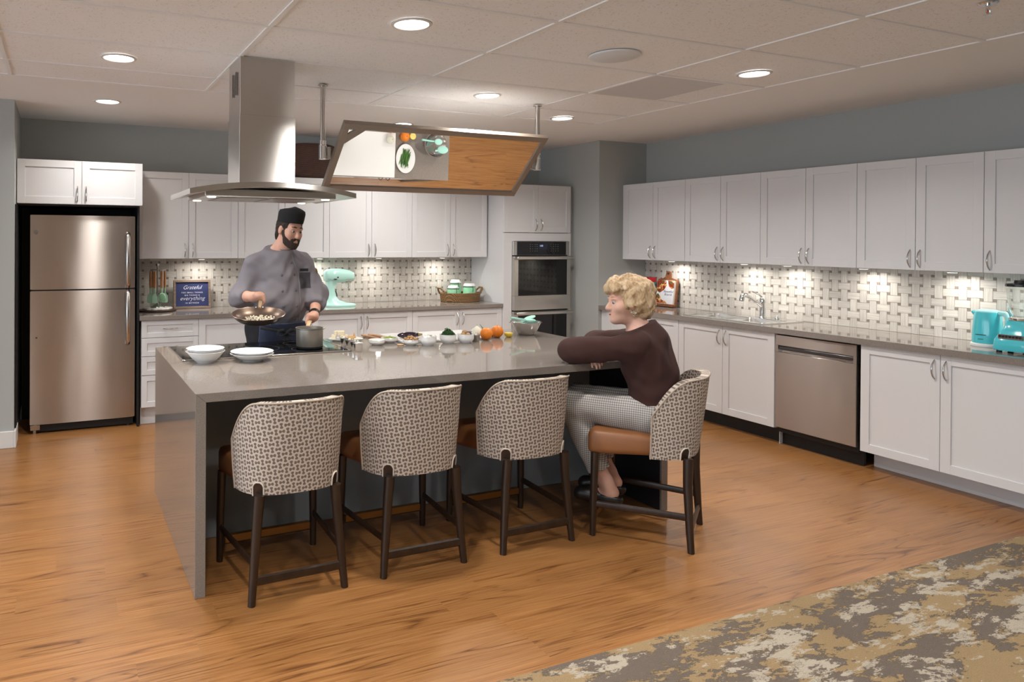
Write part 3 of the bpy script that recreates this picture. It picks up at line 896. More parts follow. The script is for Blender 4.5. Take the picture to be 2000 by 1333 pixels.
# ================================================================== refrigerator
t = thing('refrigerator', 'stainless top-freezer refrigerator in a black recess', 'refrigerator', (.17, 6.4, 0))
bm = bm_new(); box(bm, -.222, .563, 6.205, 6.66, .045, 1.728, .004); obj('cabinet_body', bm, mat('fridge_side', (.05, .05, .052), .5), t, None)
def fdoor(z0, z1):
    bm = bm_new()
    n = 14; a, b_ = -.224, .566
    prof = []
    for k in range(n + 1):
        s = -1 + 2 * k / n
        prof.append(((a + b_) / 2 + s * (b_ - a) / 2, 6.140 + .010 * abs(s) ** 3))
    poly = prof + [(b_, 6.200), (a, 6.200)]
    prism(bm, poly, z0, z1, 'xy')
    es = [e for e in bm.edges if abs(e.verts[0].co.z - e.verts[1].co.z) < 1e-6]
    bmesh.ops.bevel(bm, geom=es, offset=.003, segments=2, affect='EDGES')
    return bm
d1 = obj('freezer_door', fdoor(1.143, 1.735), M_FRIDGE, t, 30)
d2 = obj('fridge_door', fdoor(.075, 1.132), M_FRIDGE, t, 30)
def fhandle(z0, z1):
    bm = bm_new()
    pts = [(.508, 6.145, z0), (.508, 6.118, z0 + (z1 - z0) * .02), (.508, 6.098, z0 + (z1 - z0) * .08), (.508, 6.090, (z0 + z1) / 2), (.508, 6.098, z1 - (z1 - z0) * .08), (.508, 6.118, z1 - (z1 - z0) * .02), (.508, 6.145, z1)]
    tube(bm, pts, .017, 12, True, (.5, 1.0), up=(0, 1, 0))
    return bm
obj('handle', fhandle(1.147, 1.60), M_STEEL, d1); obj('handle', fhandle(.68, 1.128), M_STEEL, d2)
bm = bm_new(); box(bm, -.222, .563, 6.152, 6.205, 1.130, 1.145); obj('gasket', bm, M_BLACK, t, None)
bm = bm_new(); cyl(bm, (-.185, 6.1385, 1.60), .016, .004, 20, 'y'); obj('badge', bm, M_NICKEL, d1)
bm = bm_new(); cyl(bm, (-.178, 6.139, .765), .006, .004, 12, 'y'); obj('dent', bm, mat('dark_steel'), d2)
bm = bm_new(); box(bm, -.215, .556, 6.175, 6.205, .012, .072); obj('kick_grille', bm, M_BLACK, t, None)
bm = bm_new(); box(bm, -.222, -.150, 6.150, 6.19, .030, .072, .003); cyl(bm, (-.19, 6.17, 0), .014, .03, 12); obj('hinge_foot', bm, M_NICKEL, t)
bm = bm_new(); cyl(bm, (.52, 6.19, 0), .014, .03, 12); cyl(bm, (-.19, 6.6, 0), .014, .05, 12); cyl(bm, (.52, 6.6, 0), .014, .05, 12); obj('feet', bm, M_BLACK, t)
# ================================================================== island
IX0, IX1, IY0, IY1 = .535, 3.235, 3.086, 4.495
t = thing('kitchen_island', 'large waterfall island with a taupe quartz top', 'island', ((IX0 + IX1) / 2, (IY0 + IY1) / 2, 0))
TH = .046
def slab(poly, y0, y1):
    bm = bm_new(); prism(bm, poly, y0, y1, 'xz'); bmesh.ops.bevel(bm, geom=list(bm.edges), offset=.0012, segments=1, affect='EDGES'); return bm
zt = ZI
obj('quartz_top', slab([(IX0, zt), (IX0 + TH, zt - .040), (IX1 - TH, zt - .040), (IX1, zt)], IY0, IY1), M_QUARTZ, t, None)
obj('waterfall_side', slab([(IX0, zt - .0004), (IX0 + TH, zt - .0404), (IX0 + TH, 0), (IX0, 0)], IY0, IY1), M_QUARTZ, t, None)
obj('waterfall_side', slab([(IX1, zt - .0004), (IX1 - TH, zt - .0404), (IX1 - TH, 0), (IX1, 0)], IY0, IY1), M_QUARTZ, t, None)
bm = bm_new(); box(bm, IX0 + TH + .001, IX1 - TH - .001, 3.690, 3.706, .002, zt - .0405); obj('back_panel', bm, M_ISLE, t, None)
bm = bm_new(); box(bm, IX0 + TH + .001, IX1 - TH - .001, 3.7065, 4.455, .10, zt - .0405); obj('cabinet_body', bm, M_CAB, t, None)
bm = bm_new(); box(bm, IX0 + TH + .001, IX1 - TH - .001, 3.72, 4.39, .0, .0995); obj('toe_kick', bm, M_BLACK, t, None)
bm = bm_new(); box(bm, IX1 - TH - .006, IX1 - TH - .0005, IY0 + .012, 3.689, .002, zt - .042); obj('shade_sheet', bm, mat('shade_sheet', (.012, .012, .013), .45), t, None)  # added dark sheet: paints the shade on the right end panel's inner face
FI = Frame((0, 4.456, 0), (-1, 0, 0), (0, 1, 0))
for k in range(5):
    a = -(IX1 - TH - .004) + k * .5196; b_ = a + .5196
    d = obj('door', shaker(FI, a, b_, .105, .838), M_CAB, t, None)
    obj('handle', pull(FI, b_ - .035 if k % 2 == 0 else a + .035, .74), M_NICKEL, d)
# ---- cooktop
t = thing('induction_cooktop', 'black glass cooktop with a steel trim let into the island', 'cooktop', (1.10, 4.19, ZI))
CX0, CX1, CY0, CY1 = .610, 1.600, 3.925, 4.462
bm = bm_new(); box(bm, CX0 + .006, CX1 - .006, CY0 + .008, CY1 - .004, ZI + .0003, ZI + .006, .001); obj('glass', bm, M_BLACKGLOSS, t, None)
bm = bm_new(); box(bm, CX0, CX1, CY0, CY0 + .009, ZI + .0003, ZI + .0075, .001); box(bm, CX0, CX0 + .007, CY0, CY1, ZI + .0003, ZI + .0070); box(bm, CX1 - .007, CX1, CY0, CY1, ZI + .0003, ZI + .0070)
obj('steel_trim', bm, M_STEEL, t, None)
for x, y, r in ((.83, 4.07, .09), (.83, 4.32, .075), (1.10, 4.20, .13), (1.38, 4.08, .10), (1.38, 4.33, .08)):
    bm = bm_new(); lathe(bm, [(r - .002, .0061), (r, .0061), (r, .0064), (r - .002, .0064), (r - .002, .0061)], (x, y, ZI), 48); obj('cooking_zone', bm, mat('zone_print', (.10, .10, .10), .3), t)

# ================================================================== range hood
t = thing('range_hood', 'stainless island hood with a square chimney and curved canopy', 'range hood', (1.073, 4.045, 1.79))
bm = bm_new(); box(bm, .912, 1.236, 3.900, 4.190, 1.845, 2.25, .001); ch = obj('chimney', bm, M_HOOD, t, None)
bm = bm_new(); box(bm, .916, 1.232, 3.904, 4.186, 2.25, CEIL - .0015, .001); obj('upper_chimney', bm, M_HOOD, ch, None)
bm = bm_new()
for yy in (3.98, 4.06): box(bm, .9105, .9125, yy, yy + .018, 2.37, 2.50)
obj('vent_slots', bm, M_BLACK, ch, None)
HX0, HX1, HY0, HY1 = .609, 1.533, 3.700, 4.390
def arch(s): return .047 * (1 - abs(s) ** 2.2)
bm = bm_new(); n = 24
top = [((HX0 + HX1) / 2 + s * (HX1 - HX0) / 2, 1.815 + arch(s)) for s in [-1 + 2 * k / n for k in range(n + 1)]]
bot = [(x, z - .028) for x, z in top][::-1]
prism(bm, top + bot, HY0, HY1, 'xz'); obj('canopy', bm, M_HOOD, t, 30)
bm = bm_new(); box(bm, .70, 1.44, 3.775, 4.315, 1.782, 1.822, .004); un = obj('filter_housing', bm, m_steel('hood_under', (.66, .65, .63), .3), t, None)
for k in range(2):
    bm = bm_new(); a = .80 + k * .275; box(bm, a, a + .265, 3.85, 4.24, 1.7785, 1.7815, .002); obj('grease_filter', bm, m_steel('filter_mesh', (.40, .39, .38), .4), un, None)
for x, y in ((.745, 3.83), (1.395, 3.83), (.745, 4.27), (1.395, 4.27)):
    bm = bm_new(); lathe(bm, [(0, -.0045), (.021, -.0045), (.025, 0), (0, 0)], (x, y, 1.782), 20); o = obj('hood_lamp', bm, M_LED, un)
    ld = bpy.data.lights.new('hood_bulb', 'AREA'); ld.shape = 'DISK'; ld.size = .05; ld.energy = HOODLIGHT_W; ld.color = (1, .92, .80); ld.spread = R(110)
    lo = bpy.data.objects.new('hood_bulb', ld); COL.objects.link(lo); lo.parent = t; lo.location = Vector((x, y, 1.773)) - t.location

# ================================================================== hanging demonstration mirror
MC = Vector((2.4493, 4.4159, 2.1014)); MW, MH, MPH = 1.5798, .5771, R(43.346)
t = thing('demonstration_mirror', 'tilted taupe-framed mirror hung on two poles above the island', 'mirror', (2.407, 4.415, CEIL))
MM = Matrix.Translation(MC) @ Matrix.Rotation(-(PI / 2 - MPH) , 4, 'X')
# local axes: x along the mirror, z up the slope, -y towards the viewer/down
ax_up = Vector((0, -math.cos(MPH), math.sin(MPH))); ax_n = Vector((0, -math.sin(MPH), -math.cos(MPH)))
MM = Matrix(((1, 0, 0, MC.x), (0, -ax_n.y, ax_up.y, MC.y), (0, -ax_n.z, ax_up.z, MC.z), (0, 0, 0, 1)))
def mbox(bm, x0, x1, y0, y1, z0, z1, bev=0):
    b0 = bm_new(); box(b0, x0, x1, y0, y1, z0, z1, bev); me = bpy.data.meshes.new('tmp'); b0.to_mesh(me); b0.free(); me.transform(MM); bm.from_mesh(me); bpy.data.meshes.remove(me)
fw_ = .042
for nm, q in (('frame_rail', (-MW / 2, MW / 2, MH / 2 - fw_, MH / 2)), ('frame_rail', (-MW / 2, MW / 2, -MH / 2, -MH / 2 + fw_)), ('frame_stile', (-MW / 2, -MW / 2 + fw_, -MH / 2 + fw_, MH / 2 - fw_)), ('frame_stile', (MW / 2 - fw_, MW / 2, -MH / 2 + fw_, MH / 2 - fw_))):
    bm = bm_new(); mbox(bm, q[0], q[1], -.010, .028, q[2], q[3], .002); obj(nm, bm, M_MFRAME, t, None)
bm = bm_new(); mbox(bm, -MW / 2 + .02, MW / 2 - .02, .0, .006, -MH / 2 + .02, MH / 2 - .02); obj('mirror_glass', bm, M_MIRROR, t, None)
bm = bm_new(); mbox(bm, -MW / 2 + .015, MW / 2 - .015, .0065, .022, -MH / 2 + .015, MH / 2 - .015); obj('backing', bm, mat('mirror_backing', (.80, .79, .77), .5), t, None)
bm = bm_new(); prism(bm, [(-.7495, .118), (-.625, .2475), (-.692, .2475), (-.7495, .197)], -.007, -.0005, 'xz'); xform(bm.verts, MM); obj('corner_brace', bm, M_MFRAME, t, None)
for px, sgn in ((1.588, 1), (3.300, -1)):
    bm = bm_new(); cyl(bm, (px, 4.415, 2.17), .0185, CEIL - 2.171, 20); obj('pole', bm, M_STEEL, t)
    bm = bm_new(); cyl(bm, (px, 4.415, CEIL - .012), .032, .0115, 24, 'z', .002); obj('ceiling_flange', bm, M_STEEL, t)
    bm = bm_new(); cyl(bm, (px, 4.415, 2.175), .024, .03, 20, 'z', .002); cyl(bm, (px, 4.415, 2.083), .027, .09, 20, 'z', .003); obj('collar', bm, M_CHROME, t)
    bm = bm_new(); cyl(bm, (px + sgn * .020, 4.415, 2.1), .012, .022, 14, 'x'); box(bm, px + sgn * .026, px + sgn * .052, 4.400, 4.430, 2.085, 2.165, .003); obj('pivot_bracket', bm, M_NICKEL, t)

# ================================================================== counter stools
def shell_pt(th, v, off):
    """th angle round the back (0 = rear middle), v 0 bottom .. 1 top, off = outward offset"""
    s, c = math.sin(th), math.cos(th)
    n = 2.7
    ex, ey = .250 + off, .285 + off
    x = ex * math.copysign(abs(s) ** (2 / n), s); y = -ey * math.copysign(abs(c) ** (2 / n), c)
    f = min(1, abs(th) / R(80))
    zt_ = .862 - .022 * f ** 2 - .170 * max(0, (f - .50) / .50) ** 2.3
    zb_ = .452 + .006 * math.cos(th * 2)
    z = zb_ + (zt_ - zb_) * v
    y += .03 - .040 * v * max(c, 0)
    x *= 1 + .035 * v
    taper = 1 - .035 * (1 - v) ** 2
    return Vector((x * taper, (y - .03) * taper + .03, z))
def make_stool():
    root = thing('counter_stool', '', 'stool', (0, 0, 0), 'upholstered counter stools at the island')
    # upholstered shell
    bm = bm_new(); uvl = bm.loops.layers.uv.new('UVMap')
    N, V = 44, 10; ths = [R(-80) + R(160) * k / N for k in range(N + 1)]
    uv = {}
    arc = [0.0]
    for a_, b_ in zip(ths, ths[1:]): arc.append(arc[-1] + (shell_pt(b_, .5, 0) - shell_pt(a_, .5, 0)).length)
    def surf(off, flip):
        rows = []
        for th, al in zip(ths, arc):
            row = []
            for j in range(V + 1):
                p_ = shell_pt(th, j / V, off); v = bm.verts.new(p_); uv[v] = (al, p_.z); row.append(v)
            rows.append(row)
        return rows
    O_, I_ = surf(0, False), surf(-.040, True)
    for A in (O_, I_):
        for i in range(N):
            for j in range(V): bm.faces.new((A[i][j], A[i + 1][j], A[i + 1][j + 1], A[i][j + 1]))
    for i in range(N):
        mid = []
        for a in (i, i + 1):
            pass
        bm.faces.new((O_[i][V], O_[i + 1][V], I_[i + 1][V], I_[i][V])); bm.faces.new((O_[i][0], I_[i][0], I_[i + 1][0], O_[i + 1][0]))
    for i in (0, N):
        for j in range(V): bm.faces.new((O_[i][j], O_[i][j + 1], I_[i][j + 1], I_[i][j]))
    for f in bm.faces:
        for lp in f.loops: lp[uvl].uv = uv[lp.vert]
    sh = obj('backrest', bm, M_FABRIC, root, 50, True)
    bm = bm_new()
    path = [shell_pt(ths[0], j / V, .001) for j in range(0, V)] + [shell_pt(th, 1, .001) for th in ths] + [shell_pt(ths[-1], j / V, .001) for j in range(V - 1, -1, -1)]
    tube(bm, path, .0042, 6); obj('piping', bm, mat('cream_piping', hexc('b3a698'), .9), sh, 60, True)
    # seat
    bm = bm_new(); box(bm, -.246, .246, -.200, .268, .428, .556, .03, 4)
    for v in bm.verts:
        if v.co.z > .53: v.co.z += .012 * (1 - (v.co.x / .24) ** 2) * (1 - ((v.co.y - .02) / .25) ** 2)
        if v.co.z < .47: v.co.z += .035 * min(1, max(0, (.06 - v.co.y) / .1))
        if v.co.y < -.05: v.co.x *= .72 + .28 * (1 - min(1, (-.05 - v.co.y) / .18))
    obj('seat', bm, M_LEATHER, root, 50, True)
    for s in (-1, 1):
        bm = bm_new()
        tube(bm, [(s * .214, -.236, 0), (s * .205, -.228, .10), (s * .186, -.215, .33), (s * .176, -.215, .46)], [.0165, .0185, .0225, .0245], 14)
        l = obj('leg', bm, M_DARKWOOD, root, 40, True)
        # rounded wooden tab let into the shell above the rear leg
        bm = bm_new(); th = s * R(40)
        a = [shell_pt(th + R(k), (z - .452) / .41, .0035) for k, z in ((-7, .449), (7, .449), (7, .490), (5.4, .503), (2.5, .511), (-2.5, .511), (-5.4, .503), (-7, .490))]
        c_ = sum(a, Vector()) / len(a); b_ = [p_ - Vector((c_.x, c_.y, 0)).normalized() * .03 for p_ in a]
        A = [bm.verts.new(p_) for p_ in a]; B = [bm.verts.new(p_) for p_ in b_]
        bm.faces.new(A); bm.faces.new(B[::-1])
        for k in range(8): bm.faces.new((A[k], B[k], B[(k + 1) % 8], A[(k + 1) % 8]))
        obj('leg_tab', bm, M_DARKWOOD, l, None, True)
        bm = bm_new(); tube(bm, [p_ + Vector((c_.x, c_.y, 0)).normalized() * .001 for p_ in (a[1:] + [a[0]])], .0038, 6); obj('welt', bm, mat('cream_welt', hexc('d3c8bb'), .9), l, 60, True)
        bm = bm_new()
        tube(bm, [(s * .240, .236, 0), (s * .238, .234, .2), (s * .232, .228, .44)], [.0155, .019, .021], 4 if False else 12)
        obj('leg', bm, M_DARKWOOD, root, 40, True)
        bm = bm_new(); a, b_ = Vector((s * .2015, -.222, .170)), Vector((s * .238, .234, .168))
        tube(bm, [a, b_], .018, 8, True, (1.0, .5), up=(0, 0, 1)); obj('side_stretcher', bm, M_DARKWOOD, root, 30, True)
    bm = bm_new(); tube(bm, [(-.205, -.230, .100), (.205, -.230, .100)], .021, 8, True, (1.0, .5), up=(0, 0, 1)); obj('rear_stretcher', bm, M_DARKWOOD, root, 30, True)
    bm = bm_new(); box(bm, -.232, .232, .224, .246, .082, .122, .003); fr_ = obj('foot_rail', bm, M_DARKWOOD, root, None, True)
    bm = bm_new(); box(bm, -.216, .216, .221, .2475, .1195, .1235); box(bm, -.216, .216, .2205, .2235, .09, .1235); obj('brass_plate', bm, M_BRASS, fr_, None, True)
    return root
stool0 = make_stool()
def place_stool(o, x, y, rz, lab):
    o.location = (x, y, 0); o.rotation_euler = (0, 0, R(rz)); o['label'] = lab
    return o
STOOLS = [place_stool(stool0, .955, 3.178, 1.5, 'leftmost counter stool, empty, nearest the island corner'),
          place_stool(copy_tree(stool0), 1.583, 3.192, .3, 'second counter stool from the left, empty, between two other empty stools'),
          place_stool(copy_tree(stool0), 2.232, 3.196, 1.0, 'third counter stool from the left, empty, left of the seated woman'),
          place_stool(copy_tree(stool0), 2.930, 2.930, 36.6, 'counter stool the woman sits on, turned sideways to the others')]
# ================================================================== things on the island
def dish(name, lab, cat, x, y, z, r, h, foot, group=None, thick=.004, mat_=None, deep=False, parts=None):
    """round bowl or plate turned on a lathe, sitting on z"""
    prof = [(0, .004), (foot - .004, .004), (foot - .003, 0), (foot, 0), (foot + .002, .004)]
    n = 8
    for k in range(1, n + 1):
        s = k / n
        if deep: rr = foot + (r - foot) * min(1, s * 2.2) ** .5 if s < .45 else r
        else: rr = foot + (r - foot) * s ** .75
        prof.append((rr, .004 + (h - .004) * s))
    prof += [(r + .0015, h), (r - thick * .4, h + .001), (r - thick, h - .002)]
    for k in range(n - 1, -1, -1):
        s = k / n
        if deep: rr = foot + (r - foot) * min(1, s * 2.2) ** .5 if s < .45 else r
        else: rr = foot + (r - foot) * s ** .75
        prof.append((max(rr - thick, .001), .008 + (h - .008) * s * .985))
    prof.append((0, .008))
    bm = bm_new(); lathe(bm, prof, (x, y, z), 40)
    o = obj(name, bm, mat_ or M_CERAMIC, None, 40)
    return tag(o, lab, cat, group)
def to_local(o, at):
    """move the object's origin to a point on the surface it stands on"""
    o.data.transform(Matrix.Translation(-Vector(at))); o.location = at
    return o
GD = 'white dishes on the island'
ZT = ZI + .0004
dish('cereal_bowl', 'white coupe bowl at the bottom of the pair by the cooktop corner', 'bowl', .722, 3.862, ZT, .104, .062, .046, GD)
dish('cereal_bowl', 'white coupe bowl nested on top of another by the cooktop corner', 'bowl', .722, 3.862, ZT + .022, .1005, .056, .044, GD)
dish('soup_plate', 'white rimmed plate under another in front of the cooktop', 'plate', .972, 3.832, ZT, .118, .040, .056, GD)
dish('soup_plate', 'white rimmed plate lying on top of another in front of the cooktop', 'plate', .972, 3.832, ZT + .013, .117, .040, .055, GD)
# saucepan on the right zone
px_, py_ = 1.398, 4.105; zc_ = ZI + .0066
t = thing('saucepan', 'grey saucepan with a cream handle on the cooktop', 'saucepan', (px_, py_, zc_))
bm = bm_new(); lathe(bm, [(0, 0), (.070, 0), (.076, .004), (.0815, .016), (.083, .118), (.0865, .122), (.0865, .125), (.081, .124), (.0785, .112), (.077, .016), (0, .012)], (px_, py_, zc_), 44); obj('pot', bm, mat('grey_anodised', hexc('938d85'), .36, .7), t)
bm = bm_new(); lathe(bm, [(0, -.0002), (.0695, -.0002), (.0765, .004), (.0805, .0145), (.0825, .015), (.0805, .004), (.072, -.0001)], (px_, py_, zc_), 44); obj('base_ring', bm, M_BLACK, t)
bm = bm_new(); tube(bm, [(1.404, 4.185, .990), (1.44, 4.268, 1.003), (1.49, 4.381, 1.016), (1.535, 4.485, 1.026)], [.007, .010, .0125, .011], 10, True, (.65, 1.2)); obj('handle', bm, mat('cream_handle', hexc('c9ad88'), .4), t)
bm = bm_new(); tube(bm, [(px_ + .070, py_ - .046, zc_ + .120), (px_ + .083, py_ - .052, zc_ + .127)], [.012, .007], 8, True, (.5, 1)); obj('pour_lip', bm, MATS['grey_anodised'], t)
# four tin measuring cups in a slanting row
for k, (x, y, r, lab) in enumerate([(1.640, 3.915, .027, 'shiny metal measuring cup nearest the camera, first of a row of four'), (1.650, 3.995, .026, 'shiny metal measuring cup second in the slanting row of four'), (1.645, 4.070, .025, 'shiny metal measuring cup third in the slanting row of four'), (1.642, 4.150, .024, 'shiny metal measuring cup farthest back in the row of four')]):
    t = thing('measuring_cup', lab, 'cup', (x, y, ZT), 'metal measuring cups beside the cooktop')
    bm = bm_new(); lathe(bm, [(0, 0), (r * .78, 0), (r * .82, .002), (r, .046), (r + .003, .048), (r + .001, .050), (r - .0018, .047), (r * .78, .004), (0, .003)], (x, y, ZT), 28); obj('cup', bm, M_CHROME, t)
    bm = bm_new(); box(bm, x - .006, x + .006, y + r - .001, y + r + .05, ZT + .0455, ZT + .048, .0008); obj('handle', bm, M_CHROME, t)
def lump(bm, c, r, s=(1, 1, 1), seed=0, amp=.18, seg=12, rings=8):
    rnd = random.Random(seed); ph = [rnd.uniform(0, 6.28) for _ in range(6)]
    nv = ball(bm, (0, 0, 0), 1, seg, rings)
    for v in nv:
        d = v.co.copy(); k = 1 + amp * (math.sin(3 * d.x + ph[0]) * math.sin(3 * d.y + ph[1]) + .6 * math.sin(5 * d.z + ph[2]) * math.sin(4 * d.x + ph[3]))
        v.co = Vector((d.x * s[0], d.y * s[1], d.z * s[2])) * r * k + Vector(c)
    return nv
def single(name, bm, m, lab, cat, group=None, at=None, smooth=60):
    o = obj(name, bm, m, None, smooth); tag(o, lab, cat, group)
    if at: to_local(o, at)
    return o
# plate of white cubes behind the saucepan
dish('side_plate', 'white plate of pale cheese cubes half hidden behind the saucepan', 'plate', 1.700, 4.375, ZT, .075, .014, .045, GD)
M_CHEESE = mat('pale_cheese', hexc('e6dcc3'), .5); rnd = random.Random(3)
for k in range(12):
    lv = k // 6; a = k * 2.4; rr = .042 if lv == 0 else .022
    bm = bm_new(); nv = []; box(bm, -.0125, .0125, -.0125, .0125, 0, .025, .002)
    xform(bm.verts, Matrix.Translation((1.700 + rr * math.cos(a), 4.375 + rr * math.sin(a), ZT + .013 + lv * .0255)) @ Matrix.Rotation(rnd.uniform(0, 1.5), 4, 'Z'))
    single('cheese_cube', bm, M_CHEESE, 'pale cheese cube piled on the plate behind the saucepan', 'cheese', 'cheese cubes on the plate', smooth=None)
dish('snack_bowl', 'shallow white bowl of ginger and garlic beside the metal cups', 'bowl', 1.752, 4.262, ZT, .062, .028, .034, GD)
bm = bm_new(); lump(bm, (1.740, 4.262, ZT + .030), .020, (1.7, .9, .8), 2, .3); lump(bm, (1.757, 4.268, ZT + .042), .010, (.7, .7, 1.9), 4, .2); single('ginger_root', bm, mat('ginger', hexc('c7a375'), .6), 'knobbly tan ginger root in the shallow white bowl', 'ginger')
for k, (dx, dy) in enumerate([(.024, -.018), (.036, .004), (.018, -.034), (.005, -.026)]):
    bm = bm_new(); lump(bm, (1.752 + dx, 4.262 + dy, ZT + .024), .010, (1.2, .8, .8), k, .15); single('garlic_clove', bm, mat('garlic', hexc('e2d8c6'), .5), 'cream garlic clove in the shallow bowl with the ginger', 'garlic', 'garlic cloves in the bowl')
# pale wooden spoons lying behind the bowls
for x, y, x2, y2, lab in [(1.925, 4.47, 1.955, 4.30, 'pale wooden spoon lying behind the bowls, the left one'), (1.985, 4.48, 2.035, 4.29, 'pale wooden spoon lying behind the bowls, the right one')]:
    t = thing('wooden_spoon', lab, 'spoon', ((x + x2) / 2, (y + y2) / 2, ZT), 'wooden spoons on the island')
    d = (Vector((x2, y2, 0)) - Vector((x, y, 0))).normalized(); a = Vector((x, y, ZT + .009))
    bm = bm_new(); tube(bm, [a, a + d * .05, a + d * .12, a + d * .19], [.0075, .009, .007, .006], 10); obj('handle', bm, mat('spoon_wood', hexc('c79d78'), .5), t)
    bm = bm_new(); nv = ball(bm, a - d * .022 + Vector((0, 0, .001)), 1, 14, 8, (.019, .027, .0085)); obj('scoop', bm, MATS['spoon_wood'], t)
# bowls of ingredients in a row
dish('prep_bowl', 'shallow white bowl, leftmost of the front row, filled with white grains', 'bowl', 1.850, 4.112, ZT, .052, .034, .030, GD, deep=True)
bm = bm_new(); lathe(bm, [(0, .034), (.02, .033), (.04, .029), (.046, .026), (0, .024)], (1.85, 4.112, ZT), 24); o = single('white_grains', bm, mat('grains', hexc('e7e3da'), .9), 'white grains filling the leftmost shallow bowl', 'grains')
o['kind'] = 'stuff'
dish('prep_bowl', 'shallow white bowl of chopped green celery', 'bowl', 1.970, 4.180, ZT, .054, .032, .032, GD, deep=True)
bm = bm_new(); rnd = random.Random(5)
for k in range(46):
    a, rr = rnd.uniform(0, 6.28), .044 * math.sqrt(rnd.random()); c = (1.970 + rr * math.cos(a), 4.180 + rr * math.sin(a), ZT + .028 + rnd.uniform(0, .014) * (1 - rr / .05))
    nv0 = len(bm.verts); b0 = bm_new(); box(b0, -.006, .006, -.004, .004, -.003, .003); xform(b0.verts, Matrix.Translation(c) @ Matrix.Rotation(rnd.uniform(0, 3), 4, 'Z') @ Matrix.Rotation(rnd.uniform(-.6, .6), 4, 'X')); me = bpy.data.meshes.new('t'); b0.to_mesh(me); b0.free(); bm.from_mesh(me); bpy.data.meshes.remove(me)
o = single('chopped_celery', bm, mat('celery', hexc('9fb35c'), .5), 'chopped pale green celery heaped in a shallow bowl', 'celery', smooth=None); o['kind'] = 'stuff'
dish('prep_bowl', 'shallow white bowl of walnuts', 'bowl', 2.055, 4.035, ZT, .052, .034, .030, GD, deep=True)
rnd = random.Random(8)
for k in range(15):
    a, rr = k * 2.4, .010 * math.sqrt(k) * 1.05; bm = bm_new(); c = (2.055 + rr * math.cos(a), 4.035 + rr * math.sin(a), ZT + .036 + (.014 if k < 5 else .003))
    lump(bm, c, .0098, (1.1, .9, .85), k, .28, 10, 7); single('walnut', bm, mat('walnut_meat', hexc('b08a5e'), .7), 'brown walnut piece heaped in a shallow white bowl', 'walnut', 'walnuts in the bowl')
t = thing('eggplant', 'long dark purple eggplant lying on the left end of the cutting board', 'eggplant', (2.125, 4.215, ZT + .0145))
bm = bm_new(); nv = ball(bm, (0, 0, 0), 1, 18, 12, (.076, .023, .0215)); xform(nv, Matrix.Translation((2.125, 4.215, ZT + .0362)) @ Matrix.Rotation(R(-8), 4, 'Z'))
obj('fruit', bm, mat('eggplant_skin', (.018, .008, .022), .15, coat=.5), t)
bm = bm_new(); tube(bm, [(2.190, 4.206, ZT + .037), (2.206, 4.204, ZT + .037), (2.222, 4.202, ZT + .039)], [.0150, .0095, .005], 10); obj('calyx', bm, mat('calyx_tan', hexc('9a8558'), .6), t)
bm = bm_new(); lathe(bm, [(0, 0), (.020, 0), (.022, .003), (.020, .006), (0, .006)], (1.985, 4.045, ZT), 20); single('ginger_slice', bm, MATS['ginger'], 'round tan slice lying between the shallow bowls', 'slice')
def ramekin(x, y, lab): return dish('ramekin', lab, 'bowl', x, y, ZT, .054, .056, .034, GD, deep=True)
ramekin(2.152, 3.990, 'deep white ramekin of white cheese chunks')
rnd = random.Random(12)
for k in range(8):
    a = k * 2.4; rr = .009 * math.sqrt(k) * 1.3; b0 = bm_new(); box(b0, -.013, .013, -.009, .009, 0, .012, .002)
    xform(b0.verts, Matrix.Translation((2.152 + rr * math.cos(a), 3.99 + rr * math.sin(a), ZT + .050 + (.012 if k < 3 else 0))) @ Matrix.Rotation(rnd.uniform(0, 3), 4, 'Z') @ Matrix.Rotation(rnd.uniform(-.7, .7), 4, 'X'))
    single('cheese_chunk', b0, mat('feta', hexc('eceae3'), .6), 'white cheese chunk in the deep ramekin', 'cheese', 'cheese chunks in the ramekin', smooth=None)
ramekin(2.315, 4.020, 'deep white ramekin heaped with dark green kale')
rnd = random.Random(4)
t = thing('kale_bunch', 'curly dark green kale heaped in a white ramekin', 'kale', (2.315, 4.02, ZT + .03))
for k in range(22):
    bm = bm_new(); a = k * 2.4; rr = .0085 * math.sqrt(k); c = Vector((2.315 + rr * math.cos(a), 4.02 + rr * math.sin(a), ZT + .060 + .034 * (1 - rr / .042) + rnd.uniform(-.004, .004)))
    nv = []
    g = [[bm.verts.new(((i - 3) * .0065, (j - 3) * .0065, .0075 * math.sin(i * 2.1 + k) * math.cos(j * 1.9 + k) + .002 * ((i - 3) ** 2 + (j - 3) ** 2) * -.25)) for j in range(7)] for i in range(7)]
    for i in range(6):
        for j in range(6):
            if (i - 2.5) ** 2 + (j - 2.5) ** 2 < 10: bm.faces.new((g[i][j], g[i + 1][j], g[i + 1][j + 1], g[i][j + 1]))
    for v in [v for v in bm.verts if not v.link_faces]: bm.verts.remove(v)
    bmesh.ops.solidify(bm, geom=list(bm.faces), thickness=.0012)
    xform(bm.verts, Matrix.Translation(c) @ Matrix.Rotation(a, 4, 'Z') @ Matrix.Rotation(.35 + rr * 14, 4, 'Y'))
    obj('leaf', bm, mat('kale_green', hexc('2f5a26'), .5), t)
ramekin(2.435, 4.000, 'deep white ramekin of small potatoes')
